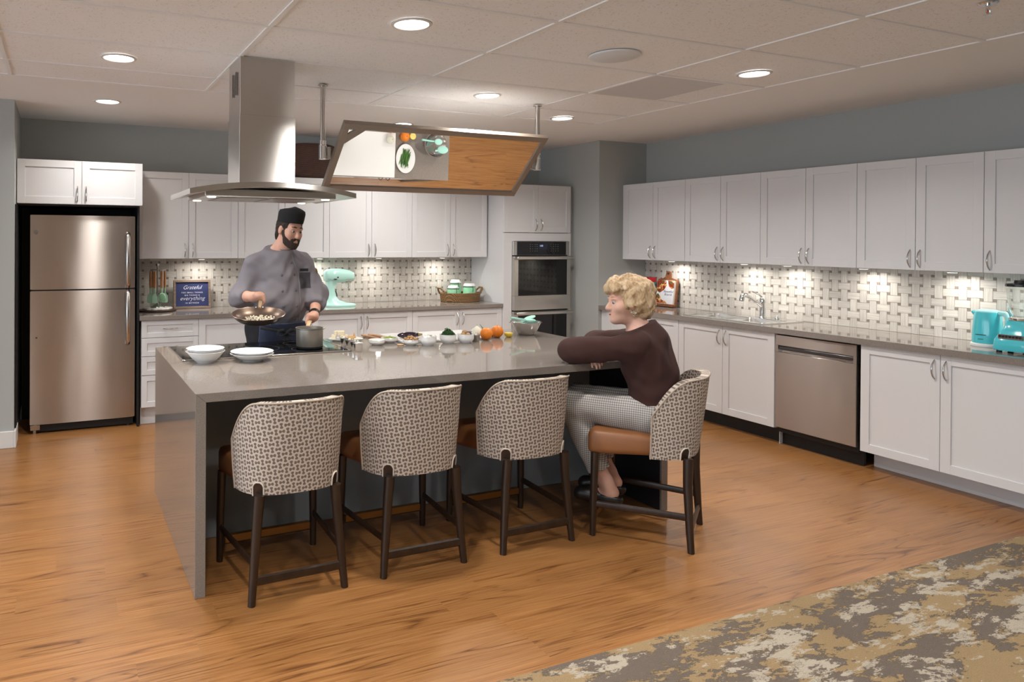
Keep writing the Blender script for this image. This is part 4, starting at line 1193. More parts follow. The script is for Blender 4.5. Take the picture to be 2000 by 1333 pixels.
for k, (dx, dy, dz, m_) in enumerate([(-.026, -.01, 0, 0), (.004, -.026, 0, 0), (-.006, .02, 0, 0), (.030, .004, .004, 1), (.016, .022, .004, 1), (-.012, -.002, .016, 0)]):
    bm = bm_new(); lump(bm, (2.435 + dx * .9, 4.0 + dy * .9, ZT + .054 + dz), .0155, (1.15, .95, .9), k, .06)
    single('potato', bm, mat('potato_tan', hexc('ab8a62'), .6) if m_ == 0 else mat('potato_purple', hexc('4b3a4e'), .6), 'small tan potato in the right-hand ramekin' if m_ == 0 else 'small purple potato in the right-hand ramekin', 'potato', 'small potatoes in the ramekin')
x, y = 2.530, 4.030
bm = bm_new(); lathe(bm, [(0, 0), (.021, 0), (.023, .002), (.028, .044), (.030, .045), (.0275, .047), (.0255, .043), (.020, .004), (0, .003)], (x, y, ZT), 24); single('metal_cup', bm, M_STEEL, 'small plain metal cup between the potatoes and the oranges', 'cup')
M_ORANGE = mat('orange_peel', hexc('e07d1c'), .42)
nt = NT(M_ORANGE); nt.bump(nt.noise(nt.tc(), 170, 2), .25, .002)
for x, y, lab, kids in [(2.632, 4.058, 'front orange of the two, with a navel facing the camera', 1), (2.765, 4.130, 'rear orange of the two beside the metal bowl', 0)]:
    t = thing('orange', lab, 'orange', (x, y, ZT), 'oranges on the island')
    bm = bm_new(); ball(bm, (x, y, ZT + .0415), .0425, 28, 18, (1, 1, .975)); obj('peel', bm, M_ORANGE, t)
    if kids:
        d = Vector((-x + .3, -y, .25)).normalized()
        bm = bm_new(); ball(bm, Vector((x + .022, y - .033, ZT + .030)), .0075, 12, 8, (1, .7, 1)); obj('navel', bm, mat('navel_dark', hexc('6b3a12'), .7), t)
    else:
        bm = bm_new(); cyl(bm, (x, y, ZT + .082), .004, .003, 8); obj('stem_scar', bm, mat('navel_dark'), t)
# white cutting board at the rear edge with things on it
bm = bm_new(); box(bm, 2.035, 2.690, 4.100, 4.490, ZT, ZT + .014, .003); single('cutting_board', bm, mat('white_poly', (.78, .78, .77), .45), 'thin white cutting board lying at the rear edge of the island', 'cutting board', smooth=None)
t = thing('onion', 'peeled white onion on the white cutting board', 'onion', (2.625, 4.165, ZT + .0145))
bm = bm_new(); lathe(bm, [(0, 0), (.018, .002), (.034, .016), (.037, .030), (.031, .047), (.014, .058), (.006, .066), (0, .067)], (2.625, 4.165, ZT + .0145), 28); obj('bulb', bm, mat('onion_white', hexc('e4e3d2'), .35), t)
bm = bm_new(); tube(bm, [(2.625, 4.165, ZT + .078), (2.627, 4.167, ZT + .092)], [.005, .002], 8); obj('tip', bm, mat('onion_tip', hexc('c9c79a'), .6), t)
t = thing('lemon', 'yellow lemon half beside the plate of green beans', 'lemon', (2.850, 4.120, ZT))
bm = bm_new(); lathe(bm, [(0, 0), (.016, .001), (.027, .012), (.030, .028), (.029, .030), (0, .030)], (2.850, 4.120, ZT), 28); obj('rind', bm, mat('lemon_rind', hexc('d9b93f'), .45), t)
bm = bm_new(); lathe(bm, [(0, .0305), (.027, .0305), (.027, .0297), (0, .0297)], (2.850, 4.120, ZT), 28); obj('cut_face', bm, mat('lemon_flesh', hexc('e6d47a'), .35), t)
# oval plate of green beans
bm = bm_new(); lathe(bm, [(0, .003), (.058, .003), (.060, 0), (.064, 0), (.070, .004), (.092, .016), (.094, .018), (.091, .018), (.068, .008), (0, .0065)], (2.790, 4.318, ZT), 44, sy=1.36)
single('oval_plate', bm, M_CERAMIC, 'oval white plate of green beans at the rear of the island', 'plate', GD)
rnd = random.Random(21)
for k in range(19):
    bm = bm_new(); a = R(100 + rnd.uniform(-24, 18)); l = rnd.uniform(.055, .075); lv = k // 8
    c = Vector((2.790 + rnd.uniform(-.038, .038) * (1 - .3 * lv), 4.318 + rnd.uniform(-.025, .025), ZT + .0125 + lv * .0085 + (k % 2) * .002)); d = Vector((math.cos(a), math.sin(a), 0)); n_ = Vector((-d.y, d.x, 0)); bd = rnd.uniform(-.014, .014)
    up_ = .030 if k == 17 else 0
    tube(bm, [c - d * l, c - d * l * .4 + n_ * bd * .7, c + d * l * .3 + n_ * bd, c + d * l + Vector((0, 0, up_))], [.0022, .0044, .0044, .0018], 7)
    single('green_bean', bm, mat('bean_green', hexc('4b7a32'), .4) if k % 3 else mat('bean_dark', hexc('35602a'), .4), 'green bean piled on the oval white plate', 'green bean', 'green beans on the oval plate')
# metal mixing bowl with two mint spoons
bx, by = 3.045, 4.190
t = thing('mixing_bowl', 'stainless mixing bowl at the right end of the island', 'bowl', (bx, by, ZT))
bm = bm_new(); lathe(bm, [(0, 0), (.045, 0), (.052, .003), (.080, .035), (.100, .080), (.104, .090), (.112, .0915), (.112, .0935), (.102, .0925), (.097, .080), (.076, .036), (.048, .006), (0, .004)], (bx, by, ZT), 48); obj('bowl', bm, mat('polished_steel', (.78, .77, .76), .16, 1.0), t)
bm = bm_new(); tube(bm, [(bx - .110, by - .02, ZT + .0925), (bx - .128, by - .022, ZT + .090), (bx - .128, by + .022, ZT + .090), (bx - .110, by + .02, ZT + .0925)], .003, 8); obj('grip', bm, M_STEEL, t)
for (a, b_, c_, lab, sp) in [((bx - .155, by - .035, ZT + .128), (bx - .06, by - .03, ZT + .113), (bx + .02, by - .028, ZT + .1035), 'mint silicone spoon lying on the rim of the metal bowl, its handle pointing left', .03), ((bx + .0, by + .05, ZT + .085), (bx + .035, by + .045, ZT + .102), (bx + .06, by + .04, ZT + .112), 'wide mint silicone spatula standing in the metal bowl', .036)]:
    t = thing('silicone_spoon', lab, 'utensil', b_, 'mint silicone utensils in the metal bowl')
    bm = bm_new(); tube(bm, [a, b_, Vector(b_).lerp(Vector(c_), .4)], [.009, .0075, .007], 10); obj('handle', bm, M_MINTSIL, t)
    bm = bm_new(); nv = ball(bm, (0, 0, 0), 1, 18, 10, (sp * 1.35, sp * .95, .011)); xform(nv, Matrix.Translation(c_) @ Matrix.Rotation(R(4 if sp < .035 else -18), 4, 'Y')); obj('head', bm, M_MINTSIL, t)

# ================================================================== things on the rear worktop
zb = ZB + .0004
hx, hy = .790, 6.500
bm = bm_new(); lathe(bm, [(0, 0), (.155, 0), (.165, .004), (.167, .010), (.160, .013), (0, .013)], (hx, hy, zb), 48); single('round_board', bm, mat('dark_round_wood', hexc('3a2318'), .4), 'dark round wooden board under the marble disc', 'board', at=(hx, hy, zb))
bm = bm_new(); lathe(bm, [(0, 0), (.124, 0), (.128, .004), (.128, .014), (.124, .018), (0, .018)], (hx, hy, zb + .0135), 48)
mm = mat('white_marble', (.72, .71, .69), .25); nt = NT(mm); nt.set('Base Color', nt.ramp(nt.noise(nt.tc(), 9, 5, .6, 1.5), [(.42, hexc('a9a5a0')), (.55, hexc('dcd9d4'))]))
single('marble_disc', bm, mm, 'white marble disc under the utensil stand', 'board', at=(hx, hy, zb + .0135))
zs = zb + .032
t = thing('utensil_stand', 'steel utensil stand with a ball finial', 'stand', (hx, hy, zs))
bm = bm_new(); lathe(bm, [(0, 0), (.062, 0), (.060, .006), (.030, .018), (.010, .030), (.0085, .05), (0, .05)], (hx, hy, zs), 32); obj('base', bm, M_NICKEL, t)
bm = bm_new(); cyl(bm, (hx, hy, zs + .03), .0075, .335, 14); obj('pole', bm, M_NICKEL, t)
bm = bm_new(); ball(bm, (hx, hy, zs + .378), .017, 18, 12, (1, 1, 1.25)); obj('finial', bm, M_CHROME, t)
bm = bm_new(); lathe(bm, [(.050, .328), (.054, .330), (.054, .334), (.050, .336), (.050, .328)], (hx, hy, zs), 32)
for k in range(6): tube(bm, [(hx, hy, zs + .332), (hx + .052 * math.cos(k * PI / 3), hy + .052 * math.sin(k * PI / 3), zs + .332)], .0025, 6)
obj('ring', bm, M_NICKEL, t)
for k, (dx, dy, kind, lab) in enumerate([(-.062, 0, 'turner', 'wood-handled sage turner hanging at the left of the stand'), (-.030, -.045, 'spatula', 'wood-handled sage spatula hanging at the front left of the stand'), (-.035, .048, 'whisk', 'wood-handled sage brush hanging at the back left of the stand'), (.030, -.047, 'spoon', 'wood-handled sage ladle spoon hanging at the front right of the stand'), (.040, .043, 'spatula', 'wood-handled sage scraper hanging at the back right of the stand'), (.063, 0, 'turner', 'wood-handled sage fork hanging at the right of the stand')]):
    x, y = hx + dx, hy + dy; zt_ = zs + .322
    t = thing('kitchen_utensil', lab, 'utensil', (x, y, zs + .03), 'wood and silicone utensils on the stand')
    bm = bm_new(); tube(bm, [(x, y, zt_), (x, y, zt_ - .02), (x, y, zt_ - .10), (x, y, zt_ - .150)], [.006, .0095, .0105, .0085], 10); obj('handle', bm, M_TANWOOD, t)
    bm = bm_new(); tube(bm, [(x, y, zt_ - .150), (x, y, zt_ - .20)], [.0085, .006], 8); obj('neck', bm, M_SAGE, t)
    bm = bm_new()
    if kind == 'spoon':
        nv = ball(bm, (0, 0, 0), 1, 18, 10, (.030, .010, .044)); xform(nv, Matrix.Translation((x + .006, y - .004, zt_ - .232)) @ Matrix.Rotation(R(-14), 4, 'Y'))
        o = obj('head', bm, M_SAGE, t)
        bm = bm_new(); nv = ball(bm, (0, 0, 0), 1, 18, 10, (.0235, .004, .037)); xform(nv, Matrix.Translation((x + .006, y - .0128, zt_ - .232)) @ Matrix.Rotation(R(-14), 4, 'Y')); obj('hollow', bm, mat('sage_dark', hexc('6f9a76'), .5), o)
    else:
        wd = {'turner': .026, 'spatula': .023, 'whisk': .016}[kind]
        prism(bm, [(x - .006, zt_ - .195), (x + .006, zt_ - .195), (x + wd, zt_ - .225), (x + wd, zt_ - .275), (x + wd * .7, zt_ - .283), (x - wd * .7, zt_ - .283), (x - wd, zt_ - .275), (x - wd, zt_ - .225)], y - .004, y + .004, 'xz'); obj('head', bm, M_SAGE, t, 30)
# ---- framed sign
t = thing('framed_sign', 'navy sign with white lettering in a grey wood frame', 'sign', (1.112, 6.625, zb))
W_, H_ = .335, .262; tilt = R(6)
SM = Matrix.Translation((1.112, 6.600, zb + .0005)) @ Matrix.Rotation(R(-1.5), 4, 'Z') @ Matrix.Rotation(-tilt, 4, 'X')
def sbox(x0, x1, y0, y1, z0, z1, bev=0):
    bm = bm_new(); box(bm, x0, x1, y0, y1, z0, z1, bev); xform(bm.verts, SM); return bm
mf = m_wood('grey_frame_wood', hexc('6d5b4d'), hexc('917c69'), 2, .6, 'x')
for q in ((-W_ / 2, W_ / 2, 0, .02), (-W_ / 2, W_ / 2, H_ - .02, H_)): obj('frame_rail', sbox(q[0], q[1], -.011, .011, q[2], q[3], .0015), mf, t, None)
for q in ((-W_ / 2, -W_ / 2 + .02), (W_ / 2 - .02, W_ / 2)): obj('frame_stile', sbox(q[0], q[1], -.011, .011, .02, H_ - .02, .0015), mf, t, None)
obj('navy_panel', sbox(-W_ / 2 + .019, W_ / 2 - .019, .0, .006, .019, H_ - .019), mat('navy_print', hexc('27315f'), .6), t, None)
for body, sz, z, sh, sp in (('Grateful', .050, .192, .35, 1.0), ('FOR SMALL THINGS', .0165, .146, 0, 1.35), ('BIG THINGS &', .0165, .1215, 0, 1.35), ('everything', .050, .092, .35, 1.05), ('IN BETWEEN', .0165, .0505, 0, 1.35)):
    me = text_mesh(body, sz, shear=sh, extrude=.0004, spacing=sp, bold=-.0004 if sz > .03 else .0002); me.transform(SM @ Matrix.Translation((0, -.0008, z)) @ Matrix.Rotation(PI / 2, 4, 'X'))
    obj('lettering', me, mat('white_ink', (.75, .77, .82), .6), t)
# ---- stand mixer
def superring(cx, cy, cz, ax, az, n=20, p_=2.4, axis='y'):
    out = []
    for k in range(n):
        a = 2 * PI * k / n; c, s = math.cos(a), math.sin(a)
        out.append(Vector((cx, cy + ax * math.copysign(abs(c) ** (2 / p_), c), cz + az * math.copysign(abs(s) ** (2 / p_), s))))
    return out
def loft(bm, rings, cap=True):
    V = [[bm.verts.new(p_) for p_ in r] for r in rings]; n = len(V[0])
    for A, B in zip(V, V[1:]):
        for k in range(n): bm.faces.new((A[k], A[(k + 1) % n], B[(k + 1) % n], B[k]))
    if cap: bm.faces.new(V[0][::-1]); bm.faces.new(V[-1])
mx, my = 2.475, 6.400
t = thing('stand_mixer', 'mint green stand mixer on the rear worktop', 'mixer', (mx, my, zb), rotz=0)
bm = bm_new()
def hring(cx, cy, z, a, b_, n=28, p_=2.6):
    out = []
    for k in range(n):
        an = 2 * PI * k / n; c, s = math.cos(an), math.sin(an)
        out.append(Vector((cx + a * math.copysign(abs(c) ** (2 / p_), c), cy + b_ * math.copysign(abs(s) ** (2 / p_), s), z)))
    return out
loft(bm, [hring(mx + .012, my, zb, .158, .098), hring(mx + .012, my, zb + .012, .160, .100), hring(mx + .010, my, zb + .022, .152, .094), hring(mx - .03, my, zb + .034, .105, .078), hring(mx - .068, my, zb + .060, .062, .058), hring(mx - .083, my, zb + .11, .044, .046), hring(mx - .086, my, zb + .17, .040, .043), hring(mx - .080, my, zb + .215, .050, .050), hring(mx - .07, my, zb + .245, .060, .054)])
obj('pedestal', bm, M_MINT, t, 60)
bm = bm_new(); z_ = zb + .292
loft(bm, [superring(mx - .150, my, z_ - .004, .022, .024), superring(mx - .146, my, z_ - .002, .046, .048), superring(mx - .125, my, z_, .060, .062), superring(mx - .05, my, z_ + .002, .067, .070), superring(mx + .04, my, z_, .066, .066), superring(mx + .105, my, z_ - .004, .060, .057), superring(mx + .142, my, z_ - .008, .048, .046), superring(mx + .156, my, z_ - .010, .026, .026)])
hd = obj('motor_head', bm, M_MINT, t, 60)
bm = bm_new()
loft(bm, [superring(mx - .13, my, z_ - .028, .0605, .006), superring(mx - .05, my, z_ - .028, .0682, .0065), superring(mx + .04, my, z_ - .029, .0672, .0065), superring(mx + .106, my, z_ - .030, .0600, .006), superring(mx + .146, my, z_ - .030, .044, .006)]); obj('trim_band', bm, M_CHROME, hd, 60)
bm = bm_new(); cyl(bm, (mx + .152, my, z_ - .004), .017, .012, 20, 'x', .002); cyl(bm, (mx + .163, my, z_ - .004), .008, .014, 12, 'x'); obj('attachment_hub', bm, M_CHROME, hd)
bm = bm_new(); ball(bm, (mx - .035, my - .0665, z_ - .012), .008, 12, 8); ball(bm, (mx - .062, my - .0680, z_ - .030), .009, 12, 8, (2.2, .7, .7)); obj('lock_knob', bm, M_BLACK, hd)
bm = bm_new(); lathe(bm, [(0, -.088), (.010, -.088), (.013, -.080), (.022, -.074), (.040, -.070), (.046, -.060), (.046, -.045), (0, -.045)], (mx + .085, my, z_), 28); obj('planetary', bm, M_CHROME, hd)
bm = bm_new(); cyl(bm, (mx + .097, my, z_ - .125), .006, .045, 12); tube(bm, [(mx + .089, my, z_ - .118), (mx + .105, my, z_ - .118)], .003, 8); obj('beater_shaft', bm, M_NICKEL, hd)
bm = bm_new(); lathe(bm, [(0, .0), (.052, 0), (.050, .005), (.03, .009), (0, .009)], (mx + .075, my, zb + .020), 28); obj('bowl_plate', bm, M_CHROME, t)
bm = bm_new(); tube(bm, [(mx - .045, my - .03, zb + .15), (mx - .032, my - .03, zb + .11), (mx - .030, my - .025, zb + .07)], .005, 8); obj('power_cord', bm, M_BLACK, t)
# ---- woven tray with three jars
tx, ty = 3.868, 6.470
t = thing('woven_tray', 'oval seagrass tray with two handles by the ovens', 'tray', (tx, ty, zb))
M_SEA = m_weave('seagrass', hexc('5e4226'), hexc('b08a5a'), .012, .0128)
bm = bm_new(); n = 44; aX, aY = .222, .150
for lv in range(7):
    z = zb + .0085 + lv * .0128; k = .95 + .05 * lv / 6
    tube(bm, [(tx + aX * k * math.cos(2 * PI * j / n), ty + aY * k * math.sin(2 * PI * j / n), z) for j in range(n + 1)], .0085, 8, False)
obj('side', bm, M_SEA, t, 60)
bm = bm_new(); lathe(bm, [(0, 0), (.95, 0), (.95, .006), (0, .006)], (tx, ty, zb + .002), 44)
for v in bm.verts: v.co.x = tx + (v.co.x - tx) * aX; v.co.y = ty + (v.co.y - ty) * aY
obj('bottom', bm, M_SEA, t)
for s in (-1, 1):
    bm = bm_new(); tube(bm, [(tx + s * (aX - .012), ty - .058, zb + .082), (tx + s * (aX + .006), ty - .050, zb + .115), (tx + s * (aX + .026), ty - .025, zb + .142), (tx + s * (aX + .030), ty + .025, zb + .142), (tx + s * (aX + .010), ty + .050, zb + .115), (tx + s * (aX - .010), ty + .058, zb + .082)], .0095, 8); obj('handle', bm, M_SEA, t)
M_JAR = mat('green_glass_jar', hexc('8ed0a4'), .12, coat=.5)
def jar(x, y, r, h, lab):
    z0 = zb + .0085
    t = thing('glass_jar', lab, 'jar', (x, y, z0), 'green clip-top jars in the woven tray')
    bm = bm_new(); lathe(bm, [(0, 0), (r - .008, 0), (r, .008), (r, h * .62), (r - .004, h * .72), (r - .009, h * .78), (r - .009, h * .84), (0, h * .84)], (x, y, z0), 32); obj('body', bm, M_JAR, t)
    bm = bm_new(); lathe(bm, [(r - .010, h * .84), (r - .003, h * .845), (r - .003, h * .88), (r - .008, h * .90), (r - .014, h * .98), (r - .022, h), (0, h)], (x, y, z0), 32); obj('lid', bm, mat('jar_lid_glass', (.72, .76, .74), .12), t)
    bm = bm_new(); lathe(bm, [(r - .006, h * .80), (r - .0025, h * .80), (r - .0025, h * .815), (r - .006, h * .815), (r - .006, h * .80)], (x, y, z0), 32)
    tube(bm, [(x, y - r + .002, z0 + h * .86), (x, y - r - .006, z0 + h * .78), (x, y - r - .005, z0 + h * .62), (x, y - r, z0 + h * .52)], .0028, 6); obj('wire_clip', bm, mat('dark_wire', (.12, .11, .10), .4, .8), t)
jar(3.758, 6.425, .064, .160, 'small green clip-top jar at the front left of the tray'); jar(3.856, 6.545, .062, .215, 'tall green clip-top jar at the back of the tray'); jar(3.955, 6.430, .068, .180, 'green clip-top jar at the front right of the tray')

# ---- dark woven basket on top of the wall cabinets
t = thing('woven_basket', 'dark brown woven oval basket standing on the wall cabinets', 'basket', (2.26, 6.53, 2.135))
bm = bm_new(); rings = []
def rr_(sc, y):
    out = []
    for k in range(48):
        a = 2 * PI * k / 48; c, s = math.cos(a), math.sin(a)
        out.append(Vector((2.26 + .285 * sc * math.copysign(abs(c) ** (2 / 3.0), c), y, 2.309 + .172 * sc * math.copysign(abs(s) ** (2 / 2.6), s))))
    return out
loft(bm, [rr_(.30, 6.452), rr_(.80, 6.448), rr_(.93, 6.455), rr_(.985, 6.475), rr_(1.0, 6.52), rr_(1.0, 6.60), rr_(.97, 6.62), rr_(.9, 6.62)])
obj('weave', bm, m_weave('dark_weave', hexc('1a0f0c'), hexc('8a655a'), .0105, .0105), t, 60)
bm = bm_new(); tube(bm, rr_(1.012, 6.61) + [rr_(1.012, 6.61)[0]], .012, 8, False); obj('rim', bm, MATS['dark_weave'], t)

# ================================================================== things on the right worktop
zr = ZR + .0004
t = thing('cutting_board', 'wooden paddle board leaning on the tiles beside the sink', 'cutting board', (5.60, 5.365, zr))
BMx = Matrix.Translation((5.583, 5.368, zr + .0005)) @ Matrix.Rotation(R(90), 4, 'Z') @ Matrix.Rotation(R(-7), 4, 'X')
# local: x along -y of the room after the turn, z up, -y towards the room
BMx = Matrix.Translation((5.575, 5.368, zr + .0005)) @ Matrix.Rotation(R(-90), 4, 'Z') @ Matrix.Rotation(R(-7), 4, 'X')
bm = bm_new(); poly = [(-.125, 0), (.125, 0), (.13, .01), (.13, .255), (.12, .275), (.06, .285), (.033, .297), (.028, .335), (.02, .352), (0, .358), (-.02, .352), (-.028, .335), (-.033, .297), (-.06, .285), (-.12, .275), (-.13, .255), (-.13, .01)]
prism(bm, poly, .0, .016, 'xz'); xform(bm.verts, BMx); obj('board', bm, M_WALNUT, t, 30)
bm = bm_new(); xs_ = [( .011 * math.cos(2 * PI * k / 16), .332 + .011 * math.sin(2 * PI * k / 16)) for k in range(16)]; prism(bm, xs_, -.001, .0005, 'xz'); xform(bm.verts, BMx); obj('hang_hole', bm, mat('hole_dark', hexc('2b1a12'), .7), t)
bm = bm_new(); b0 = box(bm, -.13, .13, -.045, -.0005, .0, .028, .003); xform(bm.verts, BMx); obj('ledge', bm, M_WALNUT, t, None)
t = thing('cookbook', 'cookbook with a food-photo cover standing on the paddle board', 'book', (5.55, 5.368, zr + .03))
bm = bm_new(); box(bm, -.105, .112, -.024, -.002, .0285, .262, .001); xform(bm.verts, BMx); obj('pages', bm, mat('paper_edge', hexc('d8d2c6'), .8), t, None)
mc = mat('cookbook_cover', (.8, .8, .8), .35); nt = NT(mc); c = nt.tc(); v1 = nt.n('ShaderNodeTexVoronoi'); nt.put(v1.inputs['Vector'], c); v1.inputs['Scale'].default_value = 55
food = nt.ramp(nt.sep(v1.outputs['Color'])[0], [(.0, hexc('7a2418')), (.25, hexc('c7803a')), (.45, hexc('4d5a2a')), (.62, hexc('d8b98c')), (.8, hexc('8c3a24')), (1.0, hexc('5a3a28'))], 'CONSTANT')
nt.set('Base Color', food)
mw = mat('cover_white', hexc('d7d7dc'), .4)
bm = bm_new(); box(bm, -.106, .113, -.0262, -.0242, .028, .263, .0005); xform(bm.verts, BMx); obj('cover', bm, mw, t, None)
for q in (((-.104, .263), (-.104, .150), (-.06, .135), (-.01, .165), (.02, .215), (.005, .261)), ((.03, .261), (.045, .205), (.085, .180), (.111, .190), (.111, .261)), ((-.104, .12), (-.104, .032), (.04, .032), (.02, .052), (-.03, .065), (-.05, .10), (-.08, .125))):
    bm = bm_new(); prism(bm, list(q), -.0269, -.0261, 'xz'); xform(bm.verts, BMx); obj('cover_photo', bm, mc, t, None)
for body, z, sz in (('Beautiful', .152, .034), ('Boards', .122, .034)):
    me = text_mesh(body, sz, shear=.3 if sz > .02 else 0, extrude=.0003); me.transform(BMx @ Matrix.Translation((.045, -.0266, z)) @ Matrix.Rotation(PI / 2, 4, 'X')); obj('title', me, mat('navy_ink', hexc('2a3350'), .5), t)
t = thing('recipe_box', 'red and teal box standing in the corner behind the woman', 'box', (5.585, 5.60, zr))
bm = bm_new(); box(bm, 5.535, 5.630, 5.545, 5.675, zr, zr + .235, .002); obj('box', bm, mat('teal_card', hexc('4f9b8f'), .6), t, None)
bm = bm_new(); box(bm, 5.533, 5.632, 5.543, 5.677, zr + .235, zr + .283, .002); obj('lid', bm, mat('red_card', hexc('b5202b'), .5), t, None)
# ---- kettle
kx, ky = 5.435, 2.618
t = thing('electric_kettle', 'aqua electric kettle on a white base', 'kettle', (kx, ky, zr))
bm = bm_new(); lathe(bm, [(0, 0), (.083, 0), (.085, .006), (.083, .018), (.078, .022), (0, .022)], (kx, ky, zr), 40); obj('base', bm, mat('white_plastic', (.74, .75, .75), .3), t)
bm = bm_new(); lathe(bm, [(0, .0225), (.076, .0225), (.078, .03), (.077, .08), (.072, .16), (.066, .212), (.064, .218), (0, .218)], (kx, ky, zr), 40); obj('body', bm, M_AQUA, t)
bm = bm_new(); lathe(bm, [(0, .2183), (.064, .2183), (.062, .226), (.045, .232), (0, .234)], (kx, ky, zr), 40); obj('lid', bm, mat('pale_aqua', hexc('a5dfe2'), .25), t)
bm = bm_new(); tube(bm, [(kx - .01, ky - .062, zr + .216), (kx - .015, ky - .098, zr + .214), (kx - .018, ky - .112, zr + .185), (kx - .018, ky - .108, zr + .12), (kx - .012, ky - .072, zr + .085)], [.013, .014, .0135, .012, .010], 12, True, (1.2, .8)); obj('handle', bm, MATS['pale_aqua'], t)
bm = bm_new(); tube(bm, [(kx + .0, ky + .055, zr + .195), (kx + .0, ky + .082, zr + .216)], [.018, .010], 12); obj('spout', bm, M_AQUA, t)
bm = bm_new(); box(bm, kx - .0785, kx - .076, ky - .028, ky + .028, zr + .075, zr + .0795); box(bm, kx - .0797, kx - .077, ky - .014, ky + .014, zr + .048, zr + .051); obj('printed_mark', bm, mat('dark_print', (.03, .05, .06), .5), t, None)
# ---- blender
bx, by = 5.290, 2.395
t = thing('blender', 'aqua blender with a clear jar and black lid', 'blender', (bx, by, zr))
def sq(cx, cy, z, a, b_, p_=5): return hring(cx, cy, z, a, b_, 32, p_)
bm = bm_new(); loft(bm, [sq(bx, by, zr + .012, .088, .095), sq(bx, by, zr + .02, .092, .100), sq(bx, by, zr + .075, .088, .094), sq(bx + .01, by, zr + .12, .070, .074), sq(bx + .015, by, zr + .165, .056, .058), sq(bx + .015, by, zr + .190, .054, .055, 3)]); obj('motor_base', bm, M_AQUA, t, 60)
bm = bm_new()
for k in range(4): cyl(bm, (bx + (.06 if k % 2 else -.06), by + (.065 if k // 2 else -.065), zr), .014, .013, 14)
obj('feet', bm, M_BLACK, t)
bm = bm_new(); box(bm, bx - .0875, bx - .0700, by - .062, by + .062, zr + .080, zr + .110, .003); xform(bm.verts, Matrix.Identity(4)); pn = obj('button_panel', bm, M_CHROME, t, None)
bm = bm_new()
for k in range(7): box(bm, bx - .096, bx - .080, by - .055 + k * .0165, by - .044 + k * .0165, zr + .092, zr + .106, .002)
obj('buttons', bm, M_BLACK, pn, None)
bm = bm_new(); lathe(bm, [(0, .1905), (.050, .1905), (.052, .195), (.052, .206), (0, .206)], (bx + .015, by, zr), 32); obj('collar', bm, M_CHROME, t)
gl = mat('clear_glass', (.95, .98, .98), .02, trans=1.0, ior=1.45)
bm = bm_new(); lathe(bm, [(.040, .2065), (.046, .2065), (.052, .24), (.062, .36), (.066, .395), (.063, .395), (.059, .36), (.049, .24), (.040, .212), (0, .212), (0, .2065)], (bx + .015, by, zr), 36); jr = obj('jar', bm, gl, t)
bm = bm_new(); tube(bm, [(bx - .01, by - .062, zr + .375), (bx - .015, by - .098, zr + .365), (bx - .018, by - .105, zr + .31), (bx - .012, by - .085, zr + .26), (bx - .0, by - .050, zr + .25)], .009, 10); obj('jar_handle', bm, gl, jr)
bm = bm_new(); lathe(bm, [(0, .396), (.069, .396), (.070, .400), (.068, .412), (.030, .418), (.028, .434), (0, .436)], (bx + .015, by, zr), 32); obj('lid', bm, mat('black_lid', (.012, .012, .013), .25), t)
